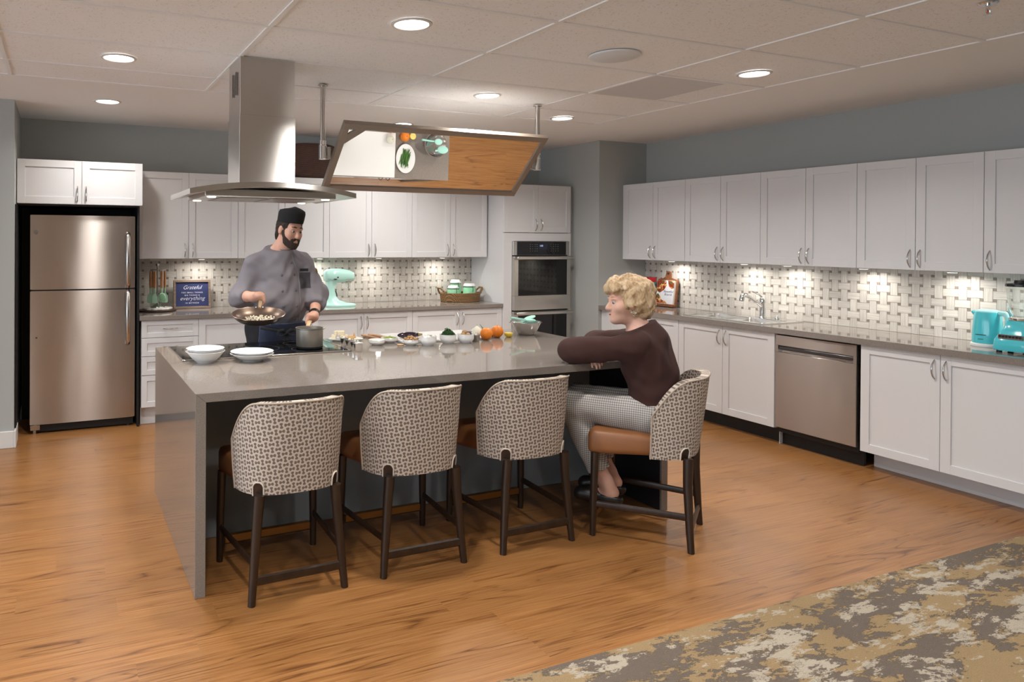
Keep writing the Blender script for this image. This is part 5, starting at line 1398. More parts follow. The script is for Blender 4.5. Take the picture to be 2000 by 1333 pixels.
# ================================================================== people: smooth-blended volumes turned into one continuous surface
class Field:
    def __init__(s, lo, hi, h):
        s.lo = np.array(lo, float); s.h = h
        s.n = np.ceil((np.array(hi) - s.lo) / h).astype(int) + 1
        s.F = np.full(s.n, .3, np.float32)
        s.ax = [(s.lo[i] + np.arange(s.n[i]) * h).astype(np.float32) for i in range(3)]
    def sub(s, lo, hi):
        a = np.clip(np.floor((np.array(lo) - s.lo) / s.h).astype(int), 0, s.n - 1)
        b = np.clip(np.ceil((np.array(hi) - s.lo) / s.h).astype(int) + 1, 1, s.n)
        sl = tuple(slice(a[i], b[i]) for i in range(3))
        X = s.ax[0][sl[0]][:, None, None]; Y = s.ax[1][sl[1]][None, :, None]; Z = s.ax[2][sl[2]][None, None, :]
        return sl, X, Y, Z
    def _join(s, sl, d, k, op):
        f = s.F[sl]
        if op == 'add':
            if k > 0:
                hh = np.maximum(k - np.abs(f - d), 0) / k
                s.F[sl] = np.minimum(f, d) - hh * hh * k * .25
            else: s.F[sl] = np.minimum(f, d)
        else:
            d = -d
            hh = np.maximum(k - np.abs(f - d), 0) / max(k, 1e-6)
            s.F[sl] = np.maximum(f, d) + hh * hh * k * .25
    def cap(s, a, b, r1, r2=None, k=.03, op='add'):
        r2 = r1 if r2 is None else r2
        a = np.array(a, float); b = np.array(b, float); m = max(r1, r2) + k + .05
        sl, X, Y, Z = s.sub(np.minimum(a, b) - m, np.maximum(a, b) + m)
        if s.F[sl].size == 0: return s
        ab = b - a; L = max(ab @ ab, 1e-9)
        t = np.clip(((X - a[0]) * ab[0] + (Y - a[1]) * ab[1] + (Z - a[2]) * ab[2]) / L, 0, 1)
        d = np.sqrt((X - a[0] - t * ab[0]) ** 2 + (Y - a[1] - t * ab[1]) ** 2 + (Z - a[2] - t * ab[2]) ** 2) - (r1 + (r2 - r1) * t)
        s._join(sl, d.astype(np.float32), k, op); return s
    def ell(s, c, r, M=None, k=.03, op='add'):
        c = np.array(c, float); r = np.array(r, float); m = r.max() + k + .05
        sl, X, Y, Z = s.sub(c - m, c + m)
        if s.F[sl].size == 0: return s
        x, y, z = X - c[0], Y - c[1], Z - c[2]
        if M is not None:
            M = np.array(M)[:3, :3]
            x, y, z = (M[0, 0] * x + M[1, 0] * y + M[2, 0] * z, M[0, 1] * x + M[1, 1] * y + M[2, 1] * z, M[0, 2] * x + M[1, 2] * y + M[2, 2] * z)
        k0 = np.sqrt((x / r[0]) ** 2 + (y / r[1]) ** 2 + (z / r[2]) ** 2); k1 = np.sqrt((x / r[0] ** 2) ** 2 + (y / r[1] ** 2) ** 2 + (z / r[2] ** 2) ** 2)
        d = k0 * (k0 - 1) / np.maximum(k1, 1e-6)
        s._join(sl, d.astype(np.float32), k, op); return s
    def grid(s):
        return s.ax[0][:, None, None], s.ax[1][None, :, None], s.ax[2][None, None, :]
    def keep(s, d):
        """intersect with a distance array (negative inside)"""
        s.F = np.maximum(s.F, d.astype(np.float32)); return s
    def plane(s, p_, n):
        """keep the side opposite to the normal"""
        n = np.array(n, float); n /= np.linalg.norm(n); X, Y, Z = s.grid()
        return s.keep((X - p_[0]) * n[0] + (Y - p_[1]) * n[1] + (Z - p_[2]) * n[2])
    def local_plane(s, p_, n, rad):
        """cut only within rad of the point (sleeve and trouser ends)"""
        n = np.array(n, float); n /= np.linalg.norm(n); X, Y, Z = s.grid()
        d = (X - p_[0]) * n[0] + (Y - p_[1]) * n[1] + (Z - p_[2]) * n[2]
        near = ((X - p_[0]) ** 2 + (Y - p_[1]) ** 2 + (Z - p_[2]) ** 2) < rad * rad
        s.F = np.where(near, np.maximum(s.F, d), s.F).astype(np.float32); return s
    def wrinkle(s, amp, sc, seed=0, stretch=(1, 1, 1)):
        rnd = random.Random(seed); X, Y, Z = s.grid(); w = 0
        for q in range(5):
            f = sc * (1 + .6 * q); u = [rnd.uniform(-1, 1) * f * stretch[i] for i in range(3)]
            w = w + np.sin(u[0] * X + u[1] * Y + u[2] * Z + rnd.uniform(0, 6.28) + 1.5 * np.sin((u[2] * X - u[0] * Y + u[1] * Z) * .6)) / (1 + .5 * q)
        s.F = (s.F + amp * w).astype(np.float32); return s
    def mesh(s, name):
        F = s.F
        F = F.copy(); F[0] = F[-1] = .3; F[:, 0] = F[:, -1] = .3; F[:, :, 0] = F[:, :, -1] = .3
        ins = F < 0
        c = np.zeros(tuple(np.array(F.shape) - 1), np.int8)
        for i in (0, 1):
            for j in (0, 1):
                for k in (0, 1): c += ins[i:F.shape[0] - 1 + i, j:F.shape[1] - 1 + j, k:F.shape[2] - 1 + k]
        act = (c > 0) & (c < 8)
        idx = np.full(act.shape, -1, np.int64); I = np.argwhere(act); idx[act] = np.arange(len(I))
        P = np.zeros((len(I), 3)); W = np.zeros(len(I))
        cor = [(i, j, k) for i in (0, 1) for j in (0, 1) for k in (0, 1)]
        val = {q: F[I[:, 0] + q[0], I[:, 1] + q[1], I[:, 2] + q[2]] for q in cor}
        for a in cor:
            for ax in range(3):
                if a[ax] == 0:
                    b = list(a); b[ax] = 1; b = tuple(b)
                    va, vb = val[a], val[b]; m = (va < 0) != (vb < 0)
                    t = np.where(m, va / np.where(m, va - vb, 1), 0)
                    p_ = np.repeat(np.array(a, float)[None], len(I), 0); p_[:, ax] += t
                    P += p_ * m[:, None]; W += m
        P = (P / W[:, None] + I) * s.h + s.lo
        quads = []
        for ax in range(3):
            u, v = [(1, 2), (2, 0), (0, 1)][ax]
            sa = [slice(1, -1)] * 3; sb = [slice(1, -1)] * 3; sa[ax] = slice(0, -1); sb[ax] = slice(1, None)
            A, Bq = ins[tuple(sa)], ins[tuple(sb)]
            E = np.argwhere(A != Bq)
            if not len(E): continue
            base = E.copy()
            for q in range(3):
                if q != ax: base[:, q] += 1
            fl = A[tuple(E.T)]
            def cell(du, dv):
                g = base.copy(); g[:, u] -= du; g[:, v] -= dv; return idx[tuple(g.T)]
            q4 = np.stack([cell(1, 1), cell(0, 1), cell(0, 0), cell(1, 0)], 1)
            q4[~fl] = q4[~fl][:, ::-1]
            quads.append(q4)
        Q = np.concatenate(quads); Q = Q[(Q >= 0).all(1)]
        me = bpy.data.meshes.new(name)
        me.vertices.add(len(P)); me.vertices.foreach_set('co', P.astype(np.float32).ravel())
        me.loops.add(len(Q) * 4); me.loops.foreach_set('vertex_index', Q.ravel().astype(np.int32))
        me.polygons.add(len(Q)); me.polygons.foreach_set('loop_start', np.arange(0, len(Q) * 4, 4, dtype=np.int32))
        me.polygons.foreach_set('use_smooth', np.ones(len(Q), bool))
        me.update(calc_edges=True); me.validate()
        return me
def smooth_mesh(me, it=2, f=.5):
    n = len(me.vertices); co = np.empty(n * 3, np.float32); me.vertices.foreach_get('co', co); co = co.reshape(-1, 3)
    e = np.empty(len(me.edges) * 2, np.int32); me.edges.foreach_get('vertices', e); e = e.reshape(-1, 2)
    deg = np.bincount(e.ravel(), minlength=n).astype(np.float32)[:, None]
    for _ in range(it):
        acc = np.zeros_like(co); np.add.at(acc, e[:, 0], co[e[:, 1]]); np.add.at(acc, e[:, 1], co[e[:, 0]])
        co = co * (1 - f) + acc / np.maximum(deg, 1) * f
    me.vertices.foreach_set('co', co.ravel()); me.update()
    return me
def basis(fwd, up=(0, 0, 1), roll=0):
    y = Vector(fwd).normalized(); x = y.cross(Vector(up)).normalized(); z = x.cross(y)
    return Matrix((x, y, z)).transposed()        # columns: right, forward, up
class Head:
    def __init__(s, c, fwd, up=(0, 0, 1), k=1.0):
        s.c = Vector(c); s.M = basis(fwd, up); s.k = k
    def p(s, x, y, z): return s.c + s.M @ (Vector((x, y, z)) * s.k)
    def r(s, *a): return tuple(q * s.k for q in a)
    def add(s, f, man=True, infl=0):
        M = s.M; e = lambda c, r, k=.02: f.ell(s.p(*c), tuple(q * s.k + infl for q in r), M, k)
        e((0, -.012, .035), (.076, .097, .088)); e((0, .026, -.040), (.060, .064, .074), .04)
        e((0, .046, -.084), (.046 if man else .038, .044, .034), .035); e((0, .076, -.106), (.020, .018, .017), .03)
        for q in (-1, 1):
            e((q * .040, .058, -.026), (.027, .030, .026), .03); e((q * .030, .083, .024), (.024, .012, .009), .02)
            e((q * .079, -.006, -.012), (.010, .021, .033), .010)
        f.cap(s.p(0, .090, .010), s.p(0, .114, -.030), .008 * s.k + infl, .0125 * s.k + infl, .014); e((0, .104, -.036), (.017, .013, .010), .010)
        for z, rr in ((-.0625, .0075), (-.0735, .0085)): f.cap(s.p(-.020, .080, z), s.p(.020, .080, z), rr * s.k + infl, rr * s.k + infl, .010); e((0, .090, z), (.016, .008, rr), .010)
        return s
    def sockets(s, f):
        for q in (-1, 1): f.ell(s.p(q * .032, .101, .004), s.r(.017, .016, .0105), s.M, .012, 'sub')
        f.cap(s.p(-.019, .1005, -.068), s.p(.019, .1005, -.068), .0035 * s.k, .0035 * s.k, .006, 'sub')
    def eyes(s, parent, iris, bt=1.0):
        for q in (-1, 1):
            bm = bm_new(); ball(bm, s.p(q * .032, .0795, .003), .0128 * s.k, 16, 10); e = obj('eye', bm, mat('eye_white', (.40, .37, .35), .5), parent)
            g = s.p(q * .032, .0795, .003) + s.M @ Vector((q * .0, 1, -.18)).normalized() * .0090 * s.k
            bm = bm_new(); ball(bm, g, .0070 * s.k, 12, 8); obj('iris', bm, iris, e)
            bm = bm_new(); tube(bm, [s.p(q * .014, .0940, .0330), s.p(q * .032, .0915, .0365), s.p(q * .050, .0790, .0315)], [.003 * bt, .0042 * bt, .002 * bt], 8); obj('eyebrow', bm, s.brow, parent)
def grip(f, c, h, n, w, k=.008, spread=.0195, r=.0083, Rg=.024, flip=1):
    """closed hand: fingers wrapped round a bar at c along h, palm on the side n, wrist towards w"""
    c, h, n, w = Vector(c), Vector(h).normalized(), Vector(n).normalized(), Vector(w)
    s = h.cross(n) * flip
    for q in range(4):
        o = c + h * (q - 1.5) * spread; rr = r * (1.0, 1.05, 1.0, .88)[q]; ln = (165, 178, 172, 150)[q]
        pts = [o + (n * math.cos(R(a)) + s * math.sin(R(a))) * (Rg + .004) for a in np.linspace(25, 25 + ln, 6)]
        for a, b in zip(pts, pts[1:]): f.cap(a, b, rr, rr * .97, k)
    pc = c + n * (Rg + .010); M = np.array(Matrix((h, s, n)).transposed())
    f.ell(pc - s * .004, (.043, .034, .017), M, .016)
    th = [pc + h * .036 - s * .026, c + h * .046 - s * (Rg + .004) - n * .002, c + h * .050 - s * (Rg - .004) - n * .020]
    f.cap(th[0], th[1], .0115, .0105, .012); f.cap(th[1], th[2], .0105, .0085, .008)
    f.cap(pc - s * .008, w, .026, .025, .03)
    return pc
def relaxed(f, wr, d, n, side, curl=.5, L=1.0, k=.007):
    """open hand from wrist wr along d, back of the hand towards n, thumb on side"""
    d, n = Vector(d).normalized(), Vector(n).normalized(); s = d.cross(n).normalized() * side; wr = Vector(wr)
    M = np.array(Matrix((s, d, n)).transposed()); f.ell(wr + d * .048 * L, (.038 * L, .050 * L, .0155 * L), M, .015); f.cap(wr, wr + d * .03, .024 * L, .026 * L, .02)
    for q in range(4):
        b = wr + d * (.086, .092, .089, .078)[q] * L + s * (q - 1.5) * -.0195 * L; ln = (.072, .080, .074, .058)[q] * L; dd = d + s * (q - 1.5) * -.05; a0 = b
        for j, fr_ in enumerate((.45, .30, .25)):
            a = curl * (.25 + .55 * j); st = (dd * math.cos(a) - n * math.sin(a)).normalized() * ln * fr_
            f.cap(a0, a0 + st, (.0088 - .0008 * j) * L, (.0082 - .0008 * j) * L, k); a0 = a0 + st
    b = wr + d * .025 * L + s * .030 * L; m_ = b + d * .034 * L + s * .020 * L - n * .008; f.cap(b, m_, .0125 * L, .0105 * L, .012); f.cap(m_, m_ + d * .030 * L + s * .002 - n * .006, .0100 * L, .0082 * L, k)
def limb(f, pts, rs, k=.03, infl=0):
    for (a, b), (r1, r2) in zip(zip(pts, pts[1:]), zip(rs, rs[1:])): f.cap(a, b, r1 + infl, r2 + infl, k)
SKIN_M = m_skin('skin_ruddy', hexc('c99681'), hexc('d8aa96')); SKIN_W = m_skin('skin_fair', hexc('cf9d8a'), hexc('dcb3a0'))

# ---------------------------------------------------------------- the chef
CH = thing('person', 'man in a grey chef jacket and black cap tossing a pan at the cooktop', 'person', (1.39, 4.83, 0))
hd = Head((1.452, 4.700, 1.622), (.34, -.90, -.24), (.07, -.02, 1), .95); hd.brow = mat('dark_hair', hexc('2a1c15'), .7)
shR, shL = (1.222, 4.800, 1.372), (1.585, 4.785, 1.372)
elR, wrR = (1.128, 4.770, 1.165), (1.172, 4.590, 1.172)
elL, wrL = (1.672, 4.745, 1.165), (1.585, 4.565, 1.030)
neck = (1.418, 4.775, 1.470)
pan_c = Vector((1.109, 4.220, 1.090)); pan_h = Vector((.090, .286, .062)).normalized(); grR = Vector((1.196, 4.497, 1.156))
pot_h0 = Vector((1.404, 4.185, .990)); pot_h1 = Vector((1.520, 4.450, 1.022)); pot_h = (pot_h1 - pot_h0).normalized(); grL = pot_h0.lerp(pot_h1, .93)
hips = [(1.300, 4.835, .93), (1.480, 4.835, .93)]; knees = [(1.270, 4.820, .50), (1.500, 4.830, .50)]; ank = [(1.262, 4.860, .085), (1.512, 4.865, .085)]
def chef_torso(f, i=0, arms=True):
    f.ell((1.392, 4.795, 1.290), (.190 + i, .128 + i, .175 + i), None, .05); f.ell((1.388, 4.775, 1.105), (.190 + i, .160 + i, .160 + i), None, .08); f.ell((1.390, 4.825, .945), (.182 + i, .140 + i, .120 + i), None, .06)
    f.cap((1.405, 4.795, 1.405), (1.245, 4.800, 1.372), .066 + i, .054 + i, .06); f.cap((1.405, 4.790, 1.405), (1.562, 4.788, 1.372), .066 + i, .054 + i, .06); f.cap((1.405, 4.79, 1.40), neck, .078 + i, .062 + i, .07)
    if arms:
        limb(f, [shR, elR], [.060, .050], .05, i); limb(f, [shL, elL], [.060, .050], .05, i)
f = Field((.98, 4.36, -.0), (1.80, 5.02, 1.80), .0062)
chef_torso(f); limb(f, [elR, wrR], [.047, .030], .03); limb(f, [elL, wrL], [.047, .030], .03)
f.cap(neck, hd.p(0, -.018, -.05), .060, .056, .04); hd.add(f, True)
for q in range(2): limb(f, [hips[q], knees[q], ank[q]], [.095, .066, .042], .05); f.cap((ank[q][0], ank[q][1] + .02, .045), (ank[q][0] + (-.02 if q == 0 else .02), ank[q][1] - .15, .035), .036, .030, .03)
hd.sockets(f)
grip(f, grR, pan_h, (-.15, .05, 1), wrR, flip=1, Rg=.020); grip(f, grL, pot_h, (.25, .1, 1), wrL, flip=-1, Rg=.019)
obj('body', smooth_mesh(f.mesh('body'), 1, .4), SKIN_M, CH)
hd.eyes(CH, mat('iris_brown', (.05, .028, .015), .1))
# jacket
f = Field((1.00, 4.50, .86), (1.80, 5.02, 1.56), .0062)
dR = Vector(wrR) - Vector(elR); dL = Vector(wrL) - Vector(elL)
cR = Vector(elR) + dR * .50; cL = Vector(elL) + dL * .55
chef_torso(f, .016, False); limb(f, [shR, elR, Vector(elR) + dR * .30], [.070, .066, .058], .05, .006); limb(f, [shL, elL, Vector(elL) + dL * .36], [.070, .064, .056], .05, .006)
f.wrinkle(.0062, 17, 3, (1, 1, .8)).wrinkle(.0026, 36, 9)
f.local_plane(cR, dR, .085); f.local_plane(cL, dL, .078); f.plane((1.39, 4.8, .965), (0, .0, -1)); f.plane((1.43, 4.77, 1.500), (-.1, -.30, 1))
JM = smooth_mesh(f.mesh('jacket'), 1, .4)
M_JACKET = m_cloth('grey_twill', hexc('77737a'), .7, .16)
jk = obj('chef_jacket', JM, M_JACKET, CH)
bv = BVHTree.FromPolygons([Vector(v.co) + CH.location for v in JM.vertices], [tuple(p_.vertices) for p_ in JM.polygons])
def on_front(x, z, y0=4.3):
    h = bv.ray_cast(Vector((x, y0, z)), Vector((0, 1, 0)))
    return (h[0], h[1]) if h[0] is not None else (Vector((x, 4.65, z)), Vector((0, -1, 0)))
for x, z in ((1.378, 1.310), (1.478, 1.310), (1.378, 1.205), (1.480, 1.205), (1.380, 1.10), (1.480, 1.10), (1.480, 1.005), (1.455, 1.395)):
    p_, n_ = on_front(x, z); bm = bm_new(); ball(bm, (0, 0, 0), .009, 14, 8, (1, 1, .4)); xform(bm.verts, Matrix.Translation(p_ + n_ * .001) @ n_.to_track_quat('Z', 'Y').to_matrix().to_4x4()); obj('button', bm, mat('grey_button', hexc('5d5a62'), .4), jk)
bm = bm_new(); pts = []
for k in range(15):
    z = 1.455 - .48 * k / 14; x = 1.455 + .055 * min(1, k / 4) ; p_, n_ = on_front(x, z); pts.append(p_ + n_ * .0015)
tube(bm, pts, .0035, 6, True, (1, 1)); obj('front_placket', bm, M_JACKET, jk)
def patch(x0, x1, z0, z1, nm, m_, off=.002, n=6):
    bm = bm_new(); g = []
    for i in range(n + 1):
        row = []
        for j in range(n + 1):
            p_, n_ = on_front(x0 + (x1 - x0) * i / n, z0 + (z1 - z0) * j / n); row.append(bm.verts.new(p_ + n_ * off))
        g.append(row)
    for i in range(n):
        for j in range(n): bm.faces.new((g[i][j], g[i + 1][j], g[i + 1][j + 1], g[i][j + 1]))
    bmesh.ops.solidify(bm, geom=list(bm.faces), thickness=-.002)
    return obj(nm, bm, m_, jk)
pk = patch(1.520, 1.602, 1.215, 1.325, 'chest_pocket', m_cloth('grey_twill_dark', hexc('5d595e'), .7, .1))
patch(1.522, 1.585, 1.333, 1.352, 'name_embroidery', mat('embroidery', hexc('3a363c'), .8), .0015)
bm = bm_new()
for k, (r_, z) in enumerate(((.070, 1.462), (.069, 1.480), (.067, 1.500), (.0655, 1.513))): pass
ringp = lambda r_, z, dy=0: [Vector((1.425 + r_ * 1.02 * math.cos(2 * PI * k / 32), 4.765 + dy + r_ * math.sin(2 * PI * k / 32), z + .018 * math.sin(2 * PI * k / 32))) for k in range(32)]
loft(bm, [ringp(.080, 1.448), ringp(.075, 1.470), ringp(.071, 1.500, -.004), ringp(.067, 1.500, -.004), ringp(.066, 1.470)], False); obj('stand_collar', bm, M_JACKET, jk)
p_, n_ = on_front(1.655, 1.335); bm = bm_new(); ball(bm, Vector((1.664, 4.745, 1.325)), .022, 14, 8, (.35, 1, 1)); obj('sleeve_badge', bm, mat('gold_badge', hexc('9a7a34'), .6), jk)
# trousers, apron, shoes
f = Field((1.10, 4.60, .02), (1.70, 5.02, 1.02), .0075)
f.ell((1.390, 4.825, .945), (.196, .154, .125), None, .06); f.ell((1.388, 4.790, 1.02), (.190, .158, .09), None, .06)
for q in range(2): limb(f, [hips[q], knees[q], ank[q]], [.110, .082, .066], .06)
f.plane((1.39, 4.8, .975), (0, 0, 1)); f.plane((1.39, 4.8, .06), (0, 0, -1)); f.wrinkle(.002, 18, 5)
obj('trousers', smooth_mesh(f.mesh('trousers'), 1), m_cloth('black_trousers', (.012, .012, .016), .8, .2), CH)
f = Field((1.12, 4.52, .42), (1.68, 4.90, 1.02), .0062)
f.ell((1.390, 4.815, .945), (.212, .172, .135), None, .06); f.ell((1.388, 4.775, 1.02), (.205, .178, .09), None, .06)
for q in range(2): limb(f, [hips[q], knees[q]], [.135, .115], .08)
X, Y, Z = f.grid(); inner = f.F + .011
f.keep(-inner); f.plane((0, 4.80, 0), (0, 1, 0)); f.plane((0, 0, .985), (0, 0, 1)); f.plane((0, 0, .46), (0, 0, -1)); f.plane((1.235, 0, 0), (-1, 0, 0)); f.plane((1.575, 0, 0), (1, 0, 0))
ap = obj('apron', smooth_mesh(f.mesh('apron'), 1), m_cloth('denim', hexc('39435c'), .85, .35), CH)
bm = bm_new()
kx_, kz_ = 1.395, .925; ky_ = 4.578
for sx in (-1, 1):
    tube(bm, [(kx_, ky_, kz_), (kx_ + sx * .025, ky_ - .018, kz_ + .024), (kx_ + sx * .060, ky_ - .012, kz_ + .018), (kx_ + sx * .068, ky_ - .005, kz_ - .012), (kx_ + sx * .035, ky_ - .014, kz_ - .016), (kx_, ky_, kz_)], .007, 8, True, (1.5, .5))
    tube(bm, [(kx_, ky_, kz_), (kx_ + sx * .02, ky_ - .012, kz_ - .05), (kx_ + sx * .035, ky_ - .008, kz_ - .12)], .006, 8, True, (1.4, .5))
    tube(bm, [(kx_, ky_ + .004, kz_ + .004), (kx_ + sx * .09, ky_ + .022, kz_ + .022), (kx_ + sx * .16, ky_ + .070, kz_ + .034)], .007, 8, True, (1.5, .5))
ball(bm, (kx_, ky_ - .006, kz_), .013, 12, 8); obj('apron_ties', bm, mat('black_tape', (.010, .010, .013), .8), ap)
for q in range(2):
    f = Field((ank[q][0] - .1, ank[q][1] - .24, -.002), (ank[q][0] + .1, ank[q][1] + .1, .14), .006)
    dx = -.022 if q == 0 else .022
    f.cap((ank[q][0], ank[q][1] + .015, .045), (ank[q][0] + dx, ank[q][1] - .155, .040), .046, .044, .03); f.cap(ank[q], (ank[q][0], ank[q][1], .11), .052, .050, .03); f.plane((0, 0, .001), (0, 0, -1)); f.plane((0, 0, .115), (0, 0, 1))
    obj('shoe', f.mesh('shoe'), mat('black_shoe', (.012, .012, .012), .4), CH)
# hair, beard, cap
f = Field(hd.c - Vector((.17, .17, .20)), hd.c + Vector((.17, .17, .17)), .0045)
f.ell(hd.p(0, -.016, .030), hd.r(.084, .104, .094), hd.M, .01); f.ell(hd.p(0, -.070, -.055), hd.r(.064, .040, .060), hd.M, .04)
for q in (-1, 1): f.cap(hd.p(q * .072, .022, .035), hd.p(q * .071, .020, -.022), .010, .008, .01)
f.ell(hd.p(0, .085, -.01), hd.r(.066, .080, .12), hd.M, .01, 'sub')
for q in (-1, 1): f.ell(hd.p(q * .082, .000, -.014), hd.r(.024, .026, .036), hd.M, .008, 'sub')
f.wrinkle(.0018, 90, 4); obj('hair', f.mesh('hair'), hd.brow, CH)
f = Field(hd.c - Vector((.17, .17, .20)), hd.c + Vector((.17, .17, .12)), .004)
hd.add(f, True, .0065)
g = Field(hd.c - Vector((.17, .17, .20)), hd.c + Vector((.17, .17, .12)), .004)
g.F[:] = .3
for q in (-1, 1):
    g.cap(hd.p(q * .066, .020, -.018), hd.p(q * .056, .050, -.080), .0165, .023, .01); g.cap(hd.p(q * .056, .050, -.080), hd.p(q * .018, .085, -.112), .024, .026, .02); g.cap(hd.p(q * .008, .098, -.0505), hd.p(q * .030, .088, -.064), .0085, .0095, .006); g.cap(hd.p(q * .030, .088, -.064), hd.p(q * .030, .078, -.095), .010, .016, .01)
g.cap(hd.p(-.015, .095, -.098), hd.p(.015, .095, -.098), .017, .017, .01)
f.keep(g.F); f.wrinkle(.0010, 160, 6); obj('beard', f.mesh('beard'), mat('beard_hair', hexc('35241b'), .75), CH)
bm = bm_new()
def hat_ring(z, a, b_, dy=0): return [hd.p(a * math.cos(2 * PI * k / 36), -.010 + dy + b_ * math.sin(2 * PI * k / 36), z + .016 * math.sin(2 * PI * k / 36)) for k in range(36)]
loft(bm, [hat_ring(.046, .080, .100), hat_ring(.046, .0855, .1055), hat_ring(.075, .0885, .108), hat_ring(.118, .0895, .108), hat_ring(.138, .084, .101), hat_ring(.150, .058, .070), hat_ring(.156, .02, .024)])
obj('skull_cap', bm, m_cloth('black_cap', (.008, .008, .009), .9, .2), CH, 50)
bm = bm_new(); lathe(bm, [(.033, -.011), (.0375, -.011), (.0375, .011), (.033, .011), (.033, -.011)], (0, 0, 0), 28); Mq = Vector(dL).to_track_quat('Z', 'Y').to_matrix().to_4x4(); xform(bm.verts, Matrix.Translation(Vector(elL) + dL * .86) @ Mq); w_ = obj('wrist_watch', bm, mat('watch_black', (.015, .015, .016), .35), CH)
# ---- the pan he holds
t = thing('frying_pan', 'bronze frying pan of chopped onion held up by the chef', 'frying pan', pan_c - Vector((0, 0, .03)))
up_p = (Vector((0, 0, 1)) - Vector((-.285, -.958, 0)) * -.16).normalized(); side_p = pan_h.cross(up_p).normalized(); PM = Matrix((side_p, up_p.cross(side_p), up_p)).transposed().to_4x4()
PM = Matrix.Translation(pan_c) @ PM
bm = bm_new(); lathe(bm, [(0, -.036), (.105, -.036), (.120, -.032), (.148, -.010), (.161, .010), (.1635, .012), (.161, .0135), (.157, .010), (.144, -.007), (.116, -.028), (.100, -.0325), (0, -.0325)], (0, 0, 0), 56); xform(bm.verts, PM); obj('pan', bm, mat('bronze_anodised', hexc('6a5a50'), .30, .7), t)
hs = pan_c + pan_h * .150; bm = bm_new(); tube(bm, [hs, hs + pan_h * .05 + Vector((0, 0, .010)), grR, grR + pan_h * .075 + Vector((0, 0, .004))], [.008, .0095, .0125, .012], 12, True, (.75, 1.15)); obj('handle', bm, mat('tan_handle', hexc('a58a6c'), .45), t)
for q in (-1, 1):
    bm = bm_new(); c_ = PM @ Vector((.0, 0, 0)); ball(bm, pan_c + pan_h * .148 + side_p * q * .022 + up_p * .004, .006, 10, 6); obj('rivet', bm, M_CHROME, t)
bm = bm_new(); rnd = random.Random(31)
for k in range(170):
    a, rr = rnd.uniform(0, 6.28), .098 * math.sqrt(rnd.random()); s_ = rnd.uniform(.0032, .0058)
    b0 = bm_new(); box(b0, -s_, s_, -s_ * .8, s_ * .8, -s_ * .6, s_ * .6); xform(b0.verts, PM @ Matrix.Translation((rr * math.cos(a) + .012, rr * math.sin(a) - .02, -.0285 + rnd.random() ** 2 * .014)) @ Matrix.Rotation(rnd.uniform(0, 3), 4, 'Z') @ Matrix.Rotation(rnd.uniform(-.6, .6), 4, 'X')); me = bpy.data.meshes.new('t'); b0.to_mesh(me); b0.free(); bm.from_mesh(me); bpy.data.meshes.remove(me)
o = obj('chopped_onion', bm, mat('onion_bits', hexc('ddd6c4'), .5), None, None); tag(o, 'chopped white onion tossed in the frying pan', 'onion', kind='stuff')

# ---------------------------------------------------------------- the seated woman
WO = thing('person', 'blonde woman in a dark brown sweater seated with folded arms', 'person', (2.93, 2.93, 0))
d_ = Vector((-.596, .803, 0)); l_ = Vector((-.803, -.596, 0))
hd2 = Head((2.826, 2.990, 1.226), (-.925, .35, -.06), (.02, .0, 1), .93); hd2.brow = mat('blond_brow', hexc('a8875f'), .8)
pel = Vector((2.955, 2.895, .640)); mid = Vector((2.945, 2.905, .82)); che = Vector((2.905, 2.940, .955)); nk = Vector((2.890, 2.955, 1.078))
sL = Vector((2.762, 2.868, 1.005)); sR = Vector((2.985, 3.060, 1.005))
eL = Vector((2.580, 3.130, .953)); wL = Vector((2.800, 3.235, .942)); eR = Vector((2.880, 3.290, .953)); wR = Vector((2.720, 3.150, .932))
hL = pel + l_ * .085 + d_ * .02; hR = pel - l_ * .085 + d_ * .02
kL = Vector((2.615, 3.185, .640)); kR = Vector((2.770, 3.300, .650)); aL = Vector((2.735, 3.035, .245)); aR = Vector((2.850, 3.135, .255))
fd = Vector((-.66, .75, 0))
def w_torso(f, i=0):
    Mt = basis(d_); f.ell(pel, (.165 + i, .130 + i, .110 + i), Mt, .05); f.ell(mid, (.150 + i, .118 + i, .150 + i), Mt, .08); f.ell(che, (.160 + i, .112 + i, .130 + i), Mt, .08)
    f.cap(sL.lerp(sR, .1), sR.lerp(sL, .1), .056 + i, .056 + i, .06); f.cap(che + Vector((0, 0, .06)), nk, .07 + i, .052 + i, .05)
f = Field((2.46, 2.66, .07), (3.16, 3.42, 1.38), .0062)
w_torso(f); limb(f, [sL, eL, wL], [.056, .044, .028], .03); limb(f, [sR, eR, wR], [.056, .044, .028], .03)
f.cap(nk, hd2.p(0, -.016, -.055), .048, .046, .04); hd2.add(f, False); hd2.sockets(f)
limb(f, [hL, kL, aL], [.085, .060, .036], .04); limb(f, [hR, kR, aR], [.085, .060, .036], .04)
for a in (aL, aR): f.cap(a - fd * .035 + Vector((0, 0, -.055)), a + fd * .13 + Vector((0, 0, -.088)), .030, .022, .03); f.cap(a, a - fd * .03 + Vector((0, 0, -.05)), .036, .030, .03)
relaxed(f, wL, (.72, .69, -.12), (0, 0, 1), -1, .35, .9); relaxed(f, wR, (-.30, -.80, -.22), (0, 0, 1), 1, .9, .9)
obj('body', smooth_mesh(f.mesh('body'), 1, .4), SKIN_W, WO)
hd2.eyes(WO, mat('iris_blue', (.06, .09, .12), .2), .5)
bm = bm_new(); ball(bm, hd2.p(0, .092, -.068), .0105, 14, 8, (1.6, .6, .55)); obj('lips', bm, mat('lip_rose', hexc('a8635c'), .45), WO)
f = Field((2.46, 2.66, .52), (3.16, 3.42, 1.15), .0062)
